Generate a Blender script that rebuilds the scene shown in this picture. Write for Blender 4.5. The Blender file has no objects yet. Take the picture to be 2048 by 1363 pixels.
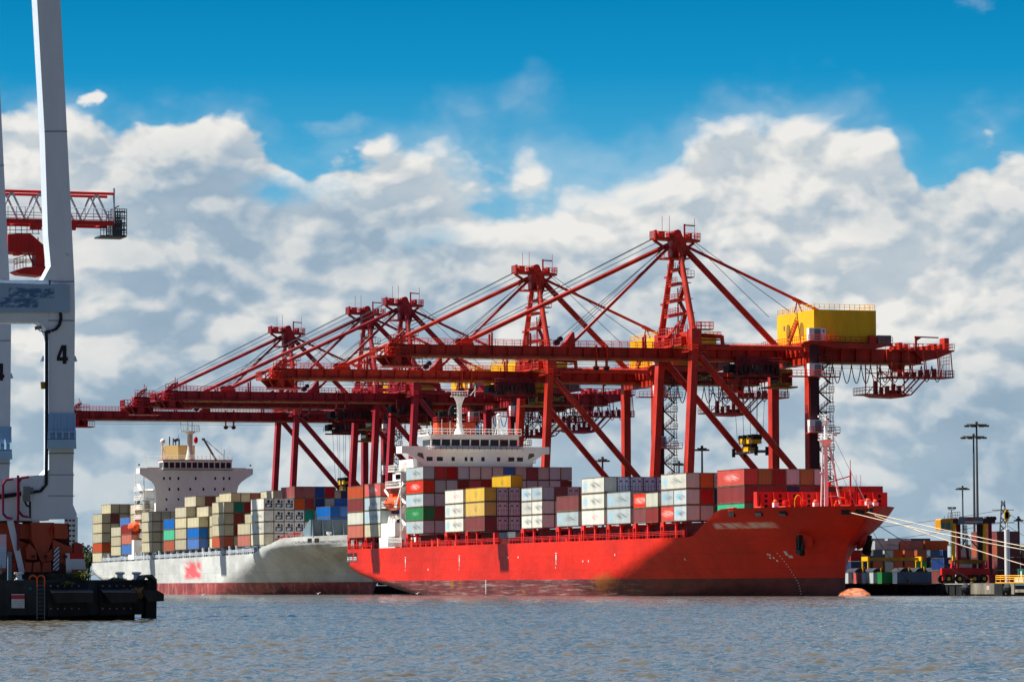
import bpy, bmesh, math, random
import numpy as np
from math import sin, cos, tan, atan, radians, pi, sqrt
from mathutils import Vector, Matrix
random.seed(7)
S = bpy.context.scene
C = S.collection
# ------------------------------------------------------------------ camera
F = 7900.0; CAMH = 1.8; PITCH = atan((1171-681.5)/F); ROLL = 0.0035
cam = bpy.data.cameras.new('camera'); co = bpy.data.objects.new('camera', cam); C.objects.link(co)
cam.sensor_width = 36; cam.lens = 36*F/2048; cam.clip_start = 1; cam.clip_end = 60000
_fw = Vector((0, cos(PITCH), sin(PITCH))); _u = Vector((0, -sin(PITCH), cos(PITCH))); _r = Vector((1, 0, 0))
RT = _r*cos(ROLL)-_u*sin(ROLL); UP = _u*cos(ROLL)+_r*sin(ROLL)
m = Matrix((RT, UP, -_fw)).transposed().to_4x4(); m.translation = Vector((0, 0, CAMH)); co.matrix_world = m
S.camera = co
S.view_settings.view_transform = 'Standard'; S.view_settings.look = 'None'; S.view_settings.gamma = 1
S.view_settings.exposure = 0.95
S.render.engine = 'CYCLES'
S.cycles.max_bounces = 5; S.cycles.diffuse_bounces = 2; S.cycles.glossy_bounces = 3
S.cycles.use_denoising = True
# port frame: U runs along the quay (toward the bow), V across it (toward the river)
A = radians(18.2); D = Vector((sin(A), -cos(A), 0)); N = Vector((-cos(A), -sin(A), 0)); P0 = Vector((-8.1, 823, 0))
RZ = radians(198.2)
def W(U, V, z=0): return P0+U*D+V*N+Vector((0, 0, z))
def ray(x, y): return _fw+RT*((x-1024)/F)+UP*((681.5-y)/F)
def onU(x, y, U):
    v = ray(x, y); t = (U+P0.dot(D))/v.dot(D); p = v*t; return ((p-P0).dot(N), p.z+CAMH)
def onV(x, y, V):
    v = ray(x, y); t = (V+P0.dot(N))/v.dot(N); p = v*t; return ((p-P0).dot(D), p.z+CAMH)
# ------------------------------------------------------------------ sun and sky
sdir = (N*0.478+D*(-0.205)+Vector((0, 0, 0.853))).normalized()
sl = bpy.data.lights.new('sun', 'SUN'); sl.energy = 5.0; sl.angle = radians(0.5); sl.color = (1, .955, .87)
so = bpy.data.objects.new('sun', sl); C.objects.link(so); so.rotation_euler = sdir.to_track_quat('Z', 'Y').to_euler()
wd = bpy.data.worlds.new('World'); S.world = wd; wd.use_nodes = True
nt = wd.node_tree; nt.nodes.clear()
class NG:
    """small node-graph helper"""
    def __init__(s, nt): s.nt = nt
    def n(s, t, **k):
        nd = s.nt.nodes.new(t)
        for a, b in k.items(): setattr(nd, a, b)
        return nd
    def put(s, sock, v):
        if isinstance(v, bpy.types.NodeSocket): s.nt.links.new(v, sock)
        elif v is not None:
            try: sock.default_value = v
            except Exception: sock.default_value = (*v, 1)
    def m(s, op, a, b=None, c=None, clamp=False):
        nd = s.n('ShaderNodeMath', operation=op, use_clamp=clamp)
        s.put(nd.inputs[0], a); s.put(nd.inputs[1], b)
        if c is not None: s.put(nd.inputs[2], c)
        return nd.outputs[0]
    def ss(s, x, a, b):
        nd = s.n('ShaderNodeMapRange', interpolation_type='SMOOTHSTEP')
        s.put(nd.inputs[0], x); s.put(nd.inputs[1], a); s.put(nd.inputs[2], b); return nd.outputs[0]
    def mix(s, f, a, b, bt='MIX'):
        nd = s.n('ShaderNodeMix', data_type='RGBA', blend_type=bt)
        s.put(nd.inputs[0], f); s.put(nd.inputs[6], a if isinstance(a, bpy.types.NodeSocket) else (*a[:3], 1)); s.put(nd.inputs[7], b if isinstance(b, bpy.types.NodeSocket) else (*b[:3], 1))
        return nd.outputs[2]
    def noise(s, vec, scale, det=4, rough=.5, dist=0, lac=2):
        nd = s.n('ShaderNodeTexNoise'); s.put(nd.inputs['Vector'], vec); s.put(nd.inputs['Scale'], scale)
        nd.inputs['Detail'].default_value = det; nd.inputs['Roughness'].default_value = rough; nd.inputs['Distortion'].default_value = dist
        nd.inputs['Lacunarity'].default_value = lac
        return nd.outputs[0]
    def comb(s, x, y, z=0):
        nd = s.n('ShaderNodeCombineXYZ'); s.put(nd.inputs[0], x); s.put(nd.inputs[1], y); s.put(nd.inputs[2], z); return nd.outputs[0]
    def sep(s, v):
        nd = s.n('ShaderNodeSeparateXYZ'); s.put(nd.inputs[0], v); return nd.outputs
g = NG(nt)
sky = g.n('ShaderNodeTexSky', sky_type='NISHITA', sun_disc=False)
sky.sun_elevation = math.asin(sdir.z); sky.sun_rotation = math.atan2(sdir.x, sdir.y); sky.air_density = 1.0; sky.dust_density = .4; sky.ozone_density = 2.5
tc = g.n('ShaderNodeTexCoord'); dx, dy, dz = g.sep(tc.outputs['Generated'])
K = F/2048
az = g.m('MULTIPLY', g.m('ARCTAN2', dx, dy), K); el = g.m('MULTIPLY', g.m('ARCSINE', dz), K)
P = g.comb(az, g.m('MULTIPLY', el, 1.45), 0)
def shift(off):
    a = g.n('ShaderNodeVectorMath', operation='ADD'); g.put(a.inputs[0], P); a.inputs[1].default_value = off; return a.outputs[0]
wn = g.n('ShaderNodeTexNoise'); g.put(wn.inputs['Vector'], P); wn.inputs['Scale'].default_value = 5; wn.inputs['Detail'].default_value = 4
def field(dx_, dy_):
    """billowy cumulus field: soft fractal noise with rounded cells on its surface"""
    v = shift((7.3+dx_, 2.2+dy_*1.4, 0)); w = g.n('ShaderNodeVectorMath', operation='MULTIPLY_ADD'); g.put(w.inputs[0], wn.outputs[1]); w.inputs[1].default_value = (.09, .09, 0); g.put(w.inputs[2], v)
    n_ = g.noise(v, 4.0, 9, .54)
    vo = g.n('ShaderNodeTexVoronoi', feature='SMOOTH_F1', voronoi_dimensions='2D'); g.put(vo.inputs['Vector'], w.outputs[0]); vo.inputs['Scale'].default_value = 9; vo.inputs['Smoothness'].default_value = .6
    vo.inputs['Detail'].default_value = 3.5; vo.inputs['Roughness'].default_value = .52
    return g.m('ADD', g.m('MULTIPLY', n_, .78), g.m('MULTIPLY', g.m('SUBTRACT', .62, vo.outputs['Distance']), .30))
n1 = field(0, 0); n2 = field(-.008, .017)
big = g.noise(shift((3.1, 1.7, 0)), 3.0, 5, .55); mid_ = g.noise(shift((9.1, 5.7, 0)), 7.5, 5, .55)
n3 = g.noise(shift((1.2, 9.1, 0)), 22.0, 5, .6)
# height of the cloud bank across the azimuth, as a curve
cv = g.n('ShaderNodeFloatCurve'); cc = cv.mapping.curves[0]
hp = [(0, 215), (150, 212), (230, 212), (330, 205), (420, 228), (530, 262), (610, 325), (700, 318), (850, 300), (1000, 298), (1060, 284), (1200, 290), (1300, 284), (1360, 262), (1450, 208), (1580, 190), (1680, 205), (1760, 240), (1820, 280), (1875, 318), (1925, 280), (2048, 265)]
cc.points[0].location = (0, .42); cc.points[1].location = (1, .42)
for x, y in hp: cc.points.new(.25+.5*(x/2048), (1171-y)/2048)
cv.mapping.update()
g.put(cv.inputs['Value'], g.m('MULTIPLY_ADD', az, .5, .5))
top = cv.outputs[0]
edge = g.m('SUBTRACT', g.m('ADD', top, g.m('MULTIPLY', g.m('SUBTRACT', n1, .43), .19)), el)
soft = g.m('MULTIPLY_ADD', g.ss(big, .38, .62), .032, .012)
cover = g.ss(g.m('DIVIDE', edge, soft), -.25, .95)
cover = g.m('MAXIMUM', cover, g.m('MULTIPLY', g.ss(g.m('ADD', edge, g.m('MULTIPLY', g.m('SUBTRACT', big, .5), .16)), -.05, .05), .32))
def blob(px_, py_, rx, ry, k=1.0, lo=.0, hi=.45, nz=3.6):
    u = g.m('DIVIDE', g.m('SUBTRACT', az, (px_-1024)/2048), rx/2048); v = g.m('DIVIDE', g.m('SUBTRACT', el, (1171-py_)/2048), ry/2048)
    r = g.m('SQRT', g.m('ADD', g.m('MULTIPLY', u, u), g.m('MULTIPLY', v, v)))
    return g.m('MULTIPLY', g.ss(g.m('ADD', g.m('SUBTRACT', .85, r), g.m('ADD', g.m('MULTIPLY', g.m('SUBTRACT', n1, .45), nz), g.m('MULTIPLY', g.m('SUBTRACT', n3, .5), 1.5))), lo, hi), k)
puffs = g.m('MAXIMUM', blob(183, 198, 46, 32, 1, 0, .35, 2.6), g.m('MAXIMUM', blob(1100, 268, 95, 55, .5, -.1, 1.0, 4), blob(650, 250, 110, 34, .22, -.1, 1, 5)))
puffs = g.m('MAXIMUM', puffs, g.m('MAXIMUM', blob(1900, 12, 190, 30, .25, 0, 1, 5), blob(1390, 240, 120, 34, .5, -.1, .9, 5)))
thin = g.m('MAXIMUM', blob(570, 385, 170, 62, .95, -.2, .9, 2), g.m('MAXIMUM', blob(880, 475, 170, 50, .5, -.1, 1, 3), blob(1240, 410, 150, 40, .25, 0, 1, 3)))
cover = g.m('MULTIPLY', g.m('MAXIMUM', cover, puffs), g.m('SUBTRACT', 1.0, thin))
# relief of the clouds, painted in as sunlight from the upper left
rel = g.m('MINIMUM', g.m('MAXIMUM', g.m('MULTIPLY', g.m('SUBTRACT', n1, n2), 4.4), -.24), .30)
lit = g.m('ADD', g.m('ADD', g.m('MULTIPLY', g.m('SUBTRACT', big, .5), 1.7), rel), g.m('ADD', g.m('MULTIPLY', g.m('SUBTRACT', mid_, .5), .7), g.m('MULTIPLY', g.m('SUBTRACT', n3, .5), .12)))
rim = g.ss(edge, .12, .0)
lit = g.m('ADD', g.m('ADD', lit, .50), g.m('MULTIPLY', rim, .34))
lowfade = g.ss(el, .0, .34)
lit = g.m('ADD', lit, g.m('MULTIPLY', g.m('SUBTRACT', lowfade, .8), .22))
ramp = g.n('ShaderNodeValToRGB'); g.put(ramp.inputs[0], lit)
e = ramp.color_ramp.elements; e[0].position = 0; e[0].color = (.28, .39, .50, 1); e[1].position = 1; e[1].color = (.85, .84, .81, 1)
for p_, c_ in ((.22, (.34, .45, .555)), (.45, (.47, .55, .62)), (.72, (.66, .69, .70))):
    q = e.new(p_); q.color = (*c_, 1)
lowblue = g.mix(g.m('MULTIPLY', g.ss(el, .26, .02), .38), ramp.outputs[0], (.40, .54, .64))
blue = g.n('ShaderNodeValToRGB'); g.put(blue.inputs[0], el)
e = blue.color_ramp.elements; e[0].position = .0; e[0].color = (.36, .54, .66, 1); e[1].position = .60; e[1].color = (.0, .212, .47, 1)
for p_, c_ in ((.30, (.24, .52, .70)), (.40, (.07, .41, .68)), (.50, (.008, .29, .58))):
    q = e.new(p_); q.color = (*c_, 1)
view = g.mix(cover, blue.outputs[0], lowblue)
EXPG = 2**S.view_settings.exposure; WS = 0.10
sc_ = g.n('ShaderNodeVectorMath', operation='SCALE'); g.put(sc_.inputs[0], view); sc_.inputs['Scale'].default_value = 1/(WS*EXPG)
# higher up: physical sky and broken cloud, brightened ahead to light the water
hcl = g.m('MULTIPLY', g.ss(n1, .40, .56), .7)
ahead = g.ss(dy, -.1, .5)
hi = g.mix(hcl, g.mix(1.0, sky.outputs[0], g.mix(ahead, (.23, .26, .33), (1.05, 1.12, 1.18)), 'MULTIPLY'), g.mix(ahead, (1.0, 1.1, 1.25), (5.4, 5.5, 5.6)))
# the cloud bank stands ahead of the camera; behind it the sky is dimmed to cut the fill light
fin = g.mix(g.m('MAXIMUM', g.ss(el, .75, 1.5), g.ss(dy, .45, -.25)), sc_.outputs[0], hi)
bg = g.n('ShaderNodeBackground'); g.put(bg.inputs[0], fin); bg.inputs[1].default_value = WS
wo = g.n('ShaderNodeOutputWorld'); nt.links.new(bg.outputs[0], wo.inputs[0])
wd.cycles.sampling_method = 'MANUAL'; wd.cycles.sample_map_resolution = 1024
# ------------------------------------------------------------------ mesh helpers
class MB:
    def __init__(s): s.v = []; s.f = []; s.m = []
    def add(s, vs, fs, mi=0):
        o = len(s.v); s.v += [tuple(v) for v in vs]; s.f += [tuple(i+o for i in f) for f in fs]; s.m += [mi]*len(fs); return s
    def hexa(s, p, mi=0):   # p: bottom 4 ccw, top 4 ccw
        return s.add(p, [(3, 2, 1, 0), (4, 5, 6, 7), (0, 1, 5, 4), (1, 2, 6, 5), (2, 3, 7, 6), (3, 0, 4, 7)], mi)
    def box(s, x0, x1, y0, y1, z0, z1, mi=0):
        return s.hexa([(x0, y0, z0), (x1, y0, z0), (x1, y1, z0), (x0, y1, z0), (x0, y0, z1), (x1, y0, z1), (x1, y1, z1), (x0, y1, z1)], mi)
    def frame(s, p, q, up=(0, 0, 1)):
        p = Vector(p); q = Vector(q); d = (q-p).normalized(); u = Vector(up)
        if abs(d.dot(u)) > .98: u = Vector((1, 0, 0))
        a = d.cross(u).normalized(); b = a.cross(d).normalized(); return p, q, a, b
    def beam(s, p, q, w, h, mi=0, up=(0, 0, 1), w2=None, h2=None):
        p, q, a, b = s.frame(p, q, up); w2 = w2 or w; h2 = h2 or h
        r = []
        for c, ww, hh in ((p, w, h), (q, w2, h2)):
            r += [c-a*ww/2-b*hh/2, c+a*ww/2-b*hh/2, c+a*ww/2+b*hh/2, c-a*ww/2+b*hh/2]
        return s.hexa(r, mi)
    def tube(s, p, q, r, r2=None, n=10, mi=0, cap=True):
        p, q, a, b = s.frame(p, q); r2 = r if r2 is None else r2
        vs = [c+(a*cos(2*pi*i/n)+b*sin(2*pi*i/n))*rr for c, rr in ((p, r), (q, r2)) for i in range(n)]
        fs = [(i, (i+1) % n, n+(i+1) % n, n+i) for i in range(n)]
        if cap: fs += [tuple(range(n))[::-1], tuple(range(n, 2*n))]
        return s.add(vs, fs, mi)
    def pipe(s, pts, r, n=6, mi=0):
        for i in range(len(pts)-1): s.tube(pts[i], pts[i+1], r, n=n, mi=mi)
        return s
    def prism(s, pts, vec, mi=0):
        n = len(pts); vec = Vector(vec); a = [Vector(p) for p in pts]
        return s.add(a+[p+vec for p in a], [tuple(range(n))[::-1], tuple(range(n, 2*n))]+[(i, (i+1) % n, n+(i+1) % n, n+i) for i in range(n)], mi)
    def lathe(s, prof, c=(0, 0, 0), n=16, mi=0, ax=2):
        vs = []; fs = []
        for r, z in prof:
            for i in range(n):
                t = 2*pi*i/n; q = [r*cos(t), r*sin(t), z]
                if ax == 0: q = [q[2], q[0], q[1]]
                if ax == 1: q = [q[0], q[2], q[1]]
                vs.append((c[0]+q[0], c[1]+q[1], c[2]+q[2]))
        for k in range(len(prof)-1):
            for i in range(n): fs.append((k*n+i, k*n+(i+1) % n, (k+1)*n+(i+1) % n, (k+1)*n+i))
        fs += [tuple(range(n))[::-1], tuple(range((len(prof)-1)*n, len(prof)*n))]
        return s.add(vs, fs, mi)
    def ball(s, c, r, n=12, mi=0, sc=(1, 1, 1)):
        k = 7; vs = []; fs = []
        for j in range(k+1):
            ph = -pi/2+pi*j/k
            for i in range(n):
                t = 2*pi*i/n; vs.append((c[0]+r*sc[0]*cos(ph)*cos(t), c[1]+r*sc[1]*cos(ph)*sin(t), c[2]+r*sc[2]*sin(ph)))
        for j in range(k):
            for i in range(n): fs.append((j*n+i, j*n+(i+1) % n, (j+1)*n+(i+1) % n, (j+1)*n+i))
        return s.add(vs, fs, mi)
    def rail(s, pts, h=1.1, sp=1.5, r=.045, mi=0, n=4, bars=2):
        for i in range(len(pts)-1):
            p = Vector(pts[i]); q = Vector(pts[i+1]); L = (q-p).length; k = max(1, int(round(L/sp)))
            for b in range(bars):
                o = Vector((0, 0, h*(1-b*.5/(bars-1) if bars > 1 else 1))); s.tube(p+o, q+o, r, n=n, mi=mi, cap=False)
            for j in range(k+1):
                c = p.lerp(q, j/k); s.tube(c, c+Vector((0, 0, h)), r, n=n, mi=mi, cap=False)
        return s
    def mesh(s, name):
        me = bpy.data.meshes.new(name); me.from_pydata(s.v, [], s.f); me.update()
        return me
    def build(s, name, mats, parent=None, smooth=False, loc=None, rot=None):
        me = s.mesh(name)
        for m_ in (mats if isinstance(mats, (list, tuple)) else [mats]): me.materials.append(m_)
        me.polygons.foreach_set('material_index', s.m)
        if smooth:
            me.polygons.foreach_set('use_smooth', [True]*len(s.f)); me.set_sharp_from_angle(angle=radians(38))
        o = bpy.data.objects.new(name, me); C.objects.link(o)
        if parent: o.parent = parent
        if loc is not None: o.location = loc
        if rot is not None: o.rotation_euler = rot
        return o
def tag(o, label=None, cat=None, group=None, kind=None):
    if label: o['label'] = label
    if cat: o['category'] = cat
    if group: o['group'] = group
    if kind: o['kind'] = kind
    return o
def thing(name, label, cat, loc=(0, 0, 0), rz=RZ, group=None):
    o = bpy.data.objects.new(name, None); C.objects.link(o); o.location = loc; o.rotation_euler = (0, 0, rz); o.empty_display_size = .5
    return tag(o, label, cat, group)
def copy_tree(o, parent=None):
    c = o.copy(); C.objects.link(c); c.parent = parent
    for ch in o.children: copy_tree(ch, c)
    return c
# ------------------------------------------------------------------ materials
def lin(c):
    return tuple((x/255/12.92 if x/255 <= .04045 else ((x/255+.055)/1.055)**2.4) for x in c)
MATS = {}
def paint(name, col, rough=.5, metal=0, var=.16, scale=.6, rust=0, rcol=(120, 62, 30), spec=.5, fine=0, extra=None, stretch=(1, 1, .35)):
    """painted or bare surface: noise-broken colour, streaky wear, uneven gloss"""
    if name in MATS: return MATS[name]
    mt = bpy.data.materials.new(name); mt.use_nodes = True; MATS[name] = mt
    t = mt.node_tree; g = NG(t); b = t.nodes['Principled BSDF']
    tc = g.n('ShaderNodeTexCoord'); mp = g.n('ShaderNodeMapping'); g.put(mp.inputs[0], tc.outputs['Object']); mp.inputs['Scale'].default_value = stretch
    c = lin(col); n1 = g.noise(mp.outputs[0], scale, 6, .62); n2 = g.noise(tc.outputs['Object'], scale*5, 4, .6)
    f = g.ss(n1, .3, .72)
    dark = tuple(x*(1-var*1.6) for x in c); light = tuple(min(1, x*(1+var*.7)+.01*var) for x in c)
    colr = g.mix(f, dark, light)
    if rust:
        rm = g.m('MULTIPLY', g.ss(g.m('ADD', g.m('MULTIPLY', n2, .55), g.m('MULTIPLY', n1, .45)), .60-.1*rust, .72-.05*rust), min(1, .5+rust))
        colr = g.mix(rm, colr, lin(rcol))
    if extra: colr = extra(g, tc, colr)
    g.put(b.inputs['Base Color'], colr)
    g.put(b.inputs['Roughness'], g.m('MULTIPLY_ADD', n2, .3, rough-.12))
    b.inputs['Metallic'].default_value = metal; b.inputs['Specular IOR Level'].default_value = spec*.6
    return mt
craneR = [paint('crane_orange_red', (188, 46, 24), .42, var=.24, rust=.28, rcol=(110, 35, 22)), paint('crane_crimson', (163, 34, 44), .45, var=.24, rust=.25, rcol=(110, 28, 35))]
yellow = paint('crane_yellow', (232, 178, 8), .45, var=.08)
dullyel = paint('dull_yellow', (150, 110, 25), .6, var=.3, rust=.3)
dark = paint('dark_machinery', (36, 34, 36), .6, var=.4)
cable = paint('black_cable', (28, 32, 40), .6, var=.1)
white = paint('white_paint', (222, 222, 218), .4, var=.05, rust=.05, rcol=(150, 110, 80))
shipwhite = paint('ship_white', (240, 236, 228), .4, var=.05, rust=.06, rcol=(165, 110, 75), scale=.35)
glass = paint('window_glass', (26, 32, 40), .08, var=.2, spec=.8)
galv = paint('galvanised', (120, 124, 128), .45, metal=.4)
concrete = paint('concrete', (128, 122, 108), .85, var=.35, rust=.3, rcol=(60, 56, 50), scale=.5)
darkconc = paint('dark_concrete', (52, 58, 60), .85, var=.4, scale=1.0, rust=.3, rcol=(28, 30, 30))
rubber = paint('rubber', (30, 32, 36), .65, var=.3, scale=1.5)
lgrey = paint('pale_grey_paint', (206, 214, 222), .4, var=.06, scale=.5, rust=.03, rcol=(120, 120, 120))
orange = paint('bogie_orange', (182, 76, 46), .5, var=.18, rust=.15, rcol=(120, 50, 30))
redpaint = paint('bright_red', (200, 34, 30), .45, var=.12)
shipred = paint('ship_red_gear', (214, 40, 30), .45, var=.18, rust=.15, rcol=(110, 30, 20))
tan_ = paint('funnel_buff', (214, 180, 118), .5, var=.06)
lifeo = paint('lifeboat_orange', (240, 84, 26), .3, var=.05)
hivis = paint('mast_steel', (104, 104, 104), .5, metal=.3)
# ------------------------------------------------------------------ water
def waterbed():
    def cols():
        a = np.concatenate([-np.geomspace(70, 9.2, 26), np.linspace(-9.0, 9.0, 560), np.geomspace(9.2, 70, 26)]); return np.radians(a)
    th = cols(); r = [6.0]
    while r[-1] < 60: r.append(r[-1]*1.05)
    while r[-1] < 900: r.append(r[-1]*(1.0012 if r[-1] < 700 else 1.004))
    while r[-1] < 42000: r.append(r[-1]*1.12)
    r = np.array(r); R, T = np.meshgrid(r, th, indexing='ij'); X = R*np.tan(T); Y = R
    rng = np.random.default_rng(3); Z = np.zeros_like(X); sp = R*.0012
    wind = radians(250)
    gust = np.exp(-((R-240-9*np.sin(X*.07))/9)**2)*(.62+.38*np.sin(X*.23+1)*np.sin(X*.09+.4))+.25*np.sin(X*.06+R*.045)*np.sin(R*.02+1.3)
    for i in range(120):
        lam = .22*(8**(rng.random()**1.0)); k = 2*pi/lam; a = wind+rng.normal()*.8; ph = rng.random()*6.28
        amp = .0046*lam**.80*(1+.9*gust); fade = np.clip((lam/(sp*1.6)-1), 0, 1)
        Z += amp*fade*np.sin(k*(X*cos(a)+Y*sin(a))+ph)
    Z = Z*np.clip((760-R)/60, .0, 1)
    keep = (R > 55) & (R < 760) & (np.abs(T) < radians(9.6)); Z = np.where(keep, Z, 0)
    nr, nc = X.shape; co_ = np.stack([X.ravel(), Y.ravel(), Z.ravel()], 1)
    i = np.arange(nr-1)[:, None]*nc+np.arange(nc-1)[None]; q = np.stack([i, i+1, i+nc+1, i+nc], -1).reshape(-1, 4)
    me = bpy.data.meshes.new('river'); me.vertices.add(len(co_)); me.vertices.foreach_set('co', co_.ravel())
    me.loops.add(q.size); me.loops.foreach_set('vertex_index', q.ravel()); me.polygons.add(len(q))
    me.polygons.foreach_set('loop_start', np.arange(len(q))*4); me.polygons.foreach_set('use_smooth', np.ones(len(q), bool)); me.update(calc_edges=True)
    mt = bpy.data.materials.new('river_water'); mt.use_nodes = True; t = mt.node_tree; g = NG(t); b = t.nodes['Principled BSDF']
    tc = g.n('ShaderNodeTexCoord'); mp = g.n('ShaderNodeMapping'); g.put(mp.inputs[0], tc.outputs['Object']); mp.inputs['Scale'].default_value = (.02, .006, 1)
    nn = g.noise(mp.outputs[0], 1, 5, .6); mp2 = g.n('ShaderNodeMapping'); g.put(mp2.inputs[0], tc.outputs['Object']); mp2.inputs['Scale'].default_value = (1, .6, 1)
    bn = g.noise(mp2.outputs[0], 2.2, 7, .66, .2)
    g.put(b.inputs['Base Color'], g.mix(nn, (.094, .082, .052), (.070, .064, .044)))
    b.inputs['Roughness'].default_value = .09; b.inputs['IOR'].default_value = 1.37; b.inputs['Specular IOR Level'].default_value = .5
    # capillary ripples as direct slopes, so that they hold at any distance
    gm_ = g.n('ShaderNodeNewGeometry')
    def slope(scale, det, r, k, st):
        mq = g.n('ShaderNodeMapping'); g.put(mq.inputs[0], tc.outputs['Object']); mq.inputs['Scale'].default_value = st
        q = g.n('ShaderNodeTexNoise'); g.put(q.inputs['Vector'], mq.outputs[0]); q.inputs['Scale'].default_value = scale; q.inputs['Detail'].default_value = det; q.inputs['Roughness'].default_value = r
        v = g.n('ShaderNodeVectorMath', operation='MULTIPLY_ADD'); g.put(v.inputs[0], q.outputs[1]); v.inputs[1].default_value = (2*k, 2*k, 0); v.inputs[2].default_value = (-k, -k, 0); return v.outputs[0]
    def vadd(a_, b_): v = g.n('ShaderNodeVectorMath', operation='ADD'); g.put(v.inputs[0], a_); g.put(v.inputs[1], b_); return v.outputs[0]
    far_ = g.ss(g.sep(tc.outputs['Object'])[1], 230, 560)   # the reach off the ships is choppier
    vs_ = g.n('ShaderNodeVectorMath', operation='SCALE'); g.put(vs_.inputs[0], vadd(slope(3.4, 4, .62, .66, (.7, 1, 1)), slope(.45, 3, .55, .42, (1, .6, 1)))); g.put(vs_.inputs['Scale'], g.m('MULTIPLY_ADD', far_, 1.3, 1.0))
    vn = vadd(gm_.outputs['Normal'], vs_.outputs[0])
    # wind gust patches ruffle the surface more
    nz_ = g.n('ShaderNodeVectorMath', operation='NORMALIZE'); g.put(nz_.inputs[0], vn); t.links.new(nz_.outputs[0], b.inputs['Normal'])
    me.materials.append(mt)
    o = bpy.data.objects.new('river_water', me); C.objects.link(o); tag(o, kind='structure')
waterbed()
# ------------------------------------------------------------------ far land, yard ground
mb = MB()
LZ = 2.0
def UVbox(mb, U0, U1, V0, V1, z0, z1, mi=0):
    p = [W(U0, V0, z0), W(U1, V0, z0), W(U1, V1, z0), W(U0, V1, z0)]; q = [v+Vector((0, 0, z1-z0)) for v in p]
    return mb.hexa(p+q, mi)
# the yard sheet runs from the quay line away to the horizon
gm = MB(); a = W(-2500, -17.9, 0); 
UVbox(gm, -9000, 900, -30000, -18.3, -2, LZ)
gm.build('yard_ground', paint('yard_asphalt', (70, 69, 67), .9, var=.2, scale=.02, stretch=(1, 1, 1)))
tag(bpy.data.objects['yard_ground'], kind='structure')
lm = MB(); UVbox(lm, -14000, -560, -17, 9000, -2, 1.6)
tag(lm.build('far_bank', paint('bank_soil', (86, 92, 60), .95, var=.3, scale=.02, stretch=(1, 1, 1))), kind='structure')
# ------------------------------------------------------------------ containers
def ctr_mesh(L, doors=False, reefer=False):
    """corrugated box: x across, y along, z up from 0; slots 0 shell, 1 rails and posts, 2 fittings"""
    mb = MB(); w = 1.21; h = 2.59; t = .035; hl = L/2; ps = .09
    def corr(p0, p1, z0, z1, outn, nrib, flat=False):
        p0 = Vector(p0); p1 = Vector(p1); o = Vector(outn); vs = []
        if flat: pts = [(0, 0), (1, 0)]
        else:
            pts = []
            for i in range(nrib):
                a = i/nrib; s_ = 1/nrib
                pts += [(a, 0), (a+s_*.3, 0), (a+s_*.5, -t), (a+s_*.8, -t)]
            pts.append((1, 0))
        for f, d in pts:
            q = p0.lerp(p1, f)+o*d; vs += [q+Vector((0, 0, z0)), q+Vector((0, 0, z1))]
        mb.add(vs, [(2*i, 2*i+2, 2*i+3, 2*i+1) for i in range(len(pts)-1)], 0)
    nr = int(L/.34)
    corr((w-.03, -hl+ps, 0), (w-.03, hl-ps, 0), .12, h-.08, (1, 0, 0), nr, reefer)
    corr((-w+.03, hl-ps, 0), (-w+.03, -hl+ps, 0), .12, h-.08, (-1, 0, 0), nr, reefer)
    if not doors: corr((w-ps, hl-.03, 0), (-w+ps, hl-.03, 0), .12, h-.08, (0, 1, 0), 9, reefer)
    corr((-w+ps, -hl+.03, 0), (w-ps, -hl+.03, 0), .12, h-.08, (0, -1, 0), 9)
    mb.box(-w+.02, w-.02, -hl+.02, hl-.02, h-.07, h-.05, 0); mb.box(-w+.03, w-.03, -hl+.03, hl-.03, .06, .1, 0)
    for sx in (-1, 1):
        mb.box(sx*w-(.0 if sx < 0 else .06), sx*w+(.06 if sx < 0 else 0), -hl+ps, hl-ps, 0.02, .12, 1)
        mb.box(sx*w-(.0 if sx < 0 else .06), sx*w+(.06 if sx < 0 else 0), -hl+ps, hl-ps, h-.08, h-.01, 1)
        for sy in (-1, 1):
            x0, x1 = sorted((sx*w, sx*(w-ps))); y0, y1 = sorted((sy*hl, sy*(hl-ps))); mb.box(x0, x1, y0, y1, .0, h, 1)
    for sy in (-1, 1):
        y0, y1 = sorted((sy*hl, sy*(hl-.06)))
        mb.box(-w+ps, w-ps, y0, y1, .02, .12, 1); mb.box(-w+ps, w-ps, y0, y1, h-.08, h-.01, 1)
    me = mb.mesh('container_shell'); me.polygons.foreach_set('material_index', mb.m); return me
def door_mesh():
    mb = MB(); h = 2.59
    for s_ in (-1, 1):
        mb.box(min(s_*.02, s_*1.1), max(s_*.02, s_*1.1), -.03, .0, .13, h-.09, 0)
        for k in (.3, .85): mb.tube((s_*k, .05, .08), (s_*k, .05, h-.05), .035, n=6, mi=1); mb.box(s_*k-.14, s_*k+.14, 0, .04, .95, 1.05, 1)
        for z in (.35, .95, 1.6, 2.25): mb.box(min(s_*1.02, s_*1.16), max(s_*1.02, s_*1.16), -.01, .05, z, z+.12, 1)
        mb.box(s_*.55-.2, s_*.55+.16, 0, .004, 1.7, 2.0, 2)
    me = mb.mesh('container_doors'); me.polygons.foreach_set('material_index', mb.m); return me
def unit_mesh():
    mb = MB(); mb.box(-1.0, 1.0, -.04, .0, .25, 2.35, 0); mb.box(-.85, .85, -.0, .03, .5, 1.45, 1); mb.box(-.5, .6, .03, .05, .6, 1.2, 0)
    mb.lathe([(.0, 0), (.34, 0), (.34, .06), (.0, .06)], (.1, 0, 1.85), 14, 1, ax=1); mb.box(-.85, -.45, 0, .04, 1.6, 2.0, 1); mb.box(-.8, -.1, .03, .06, .55, .9, 2)
    me = mb.mesh('cooling_unit'); me.polygons.foreach_set('material_index', mb.m); return me
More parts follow.
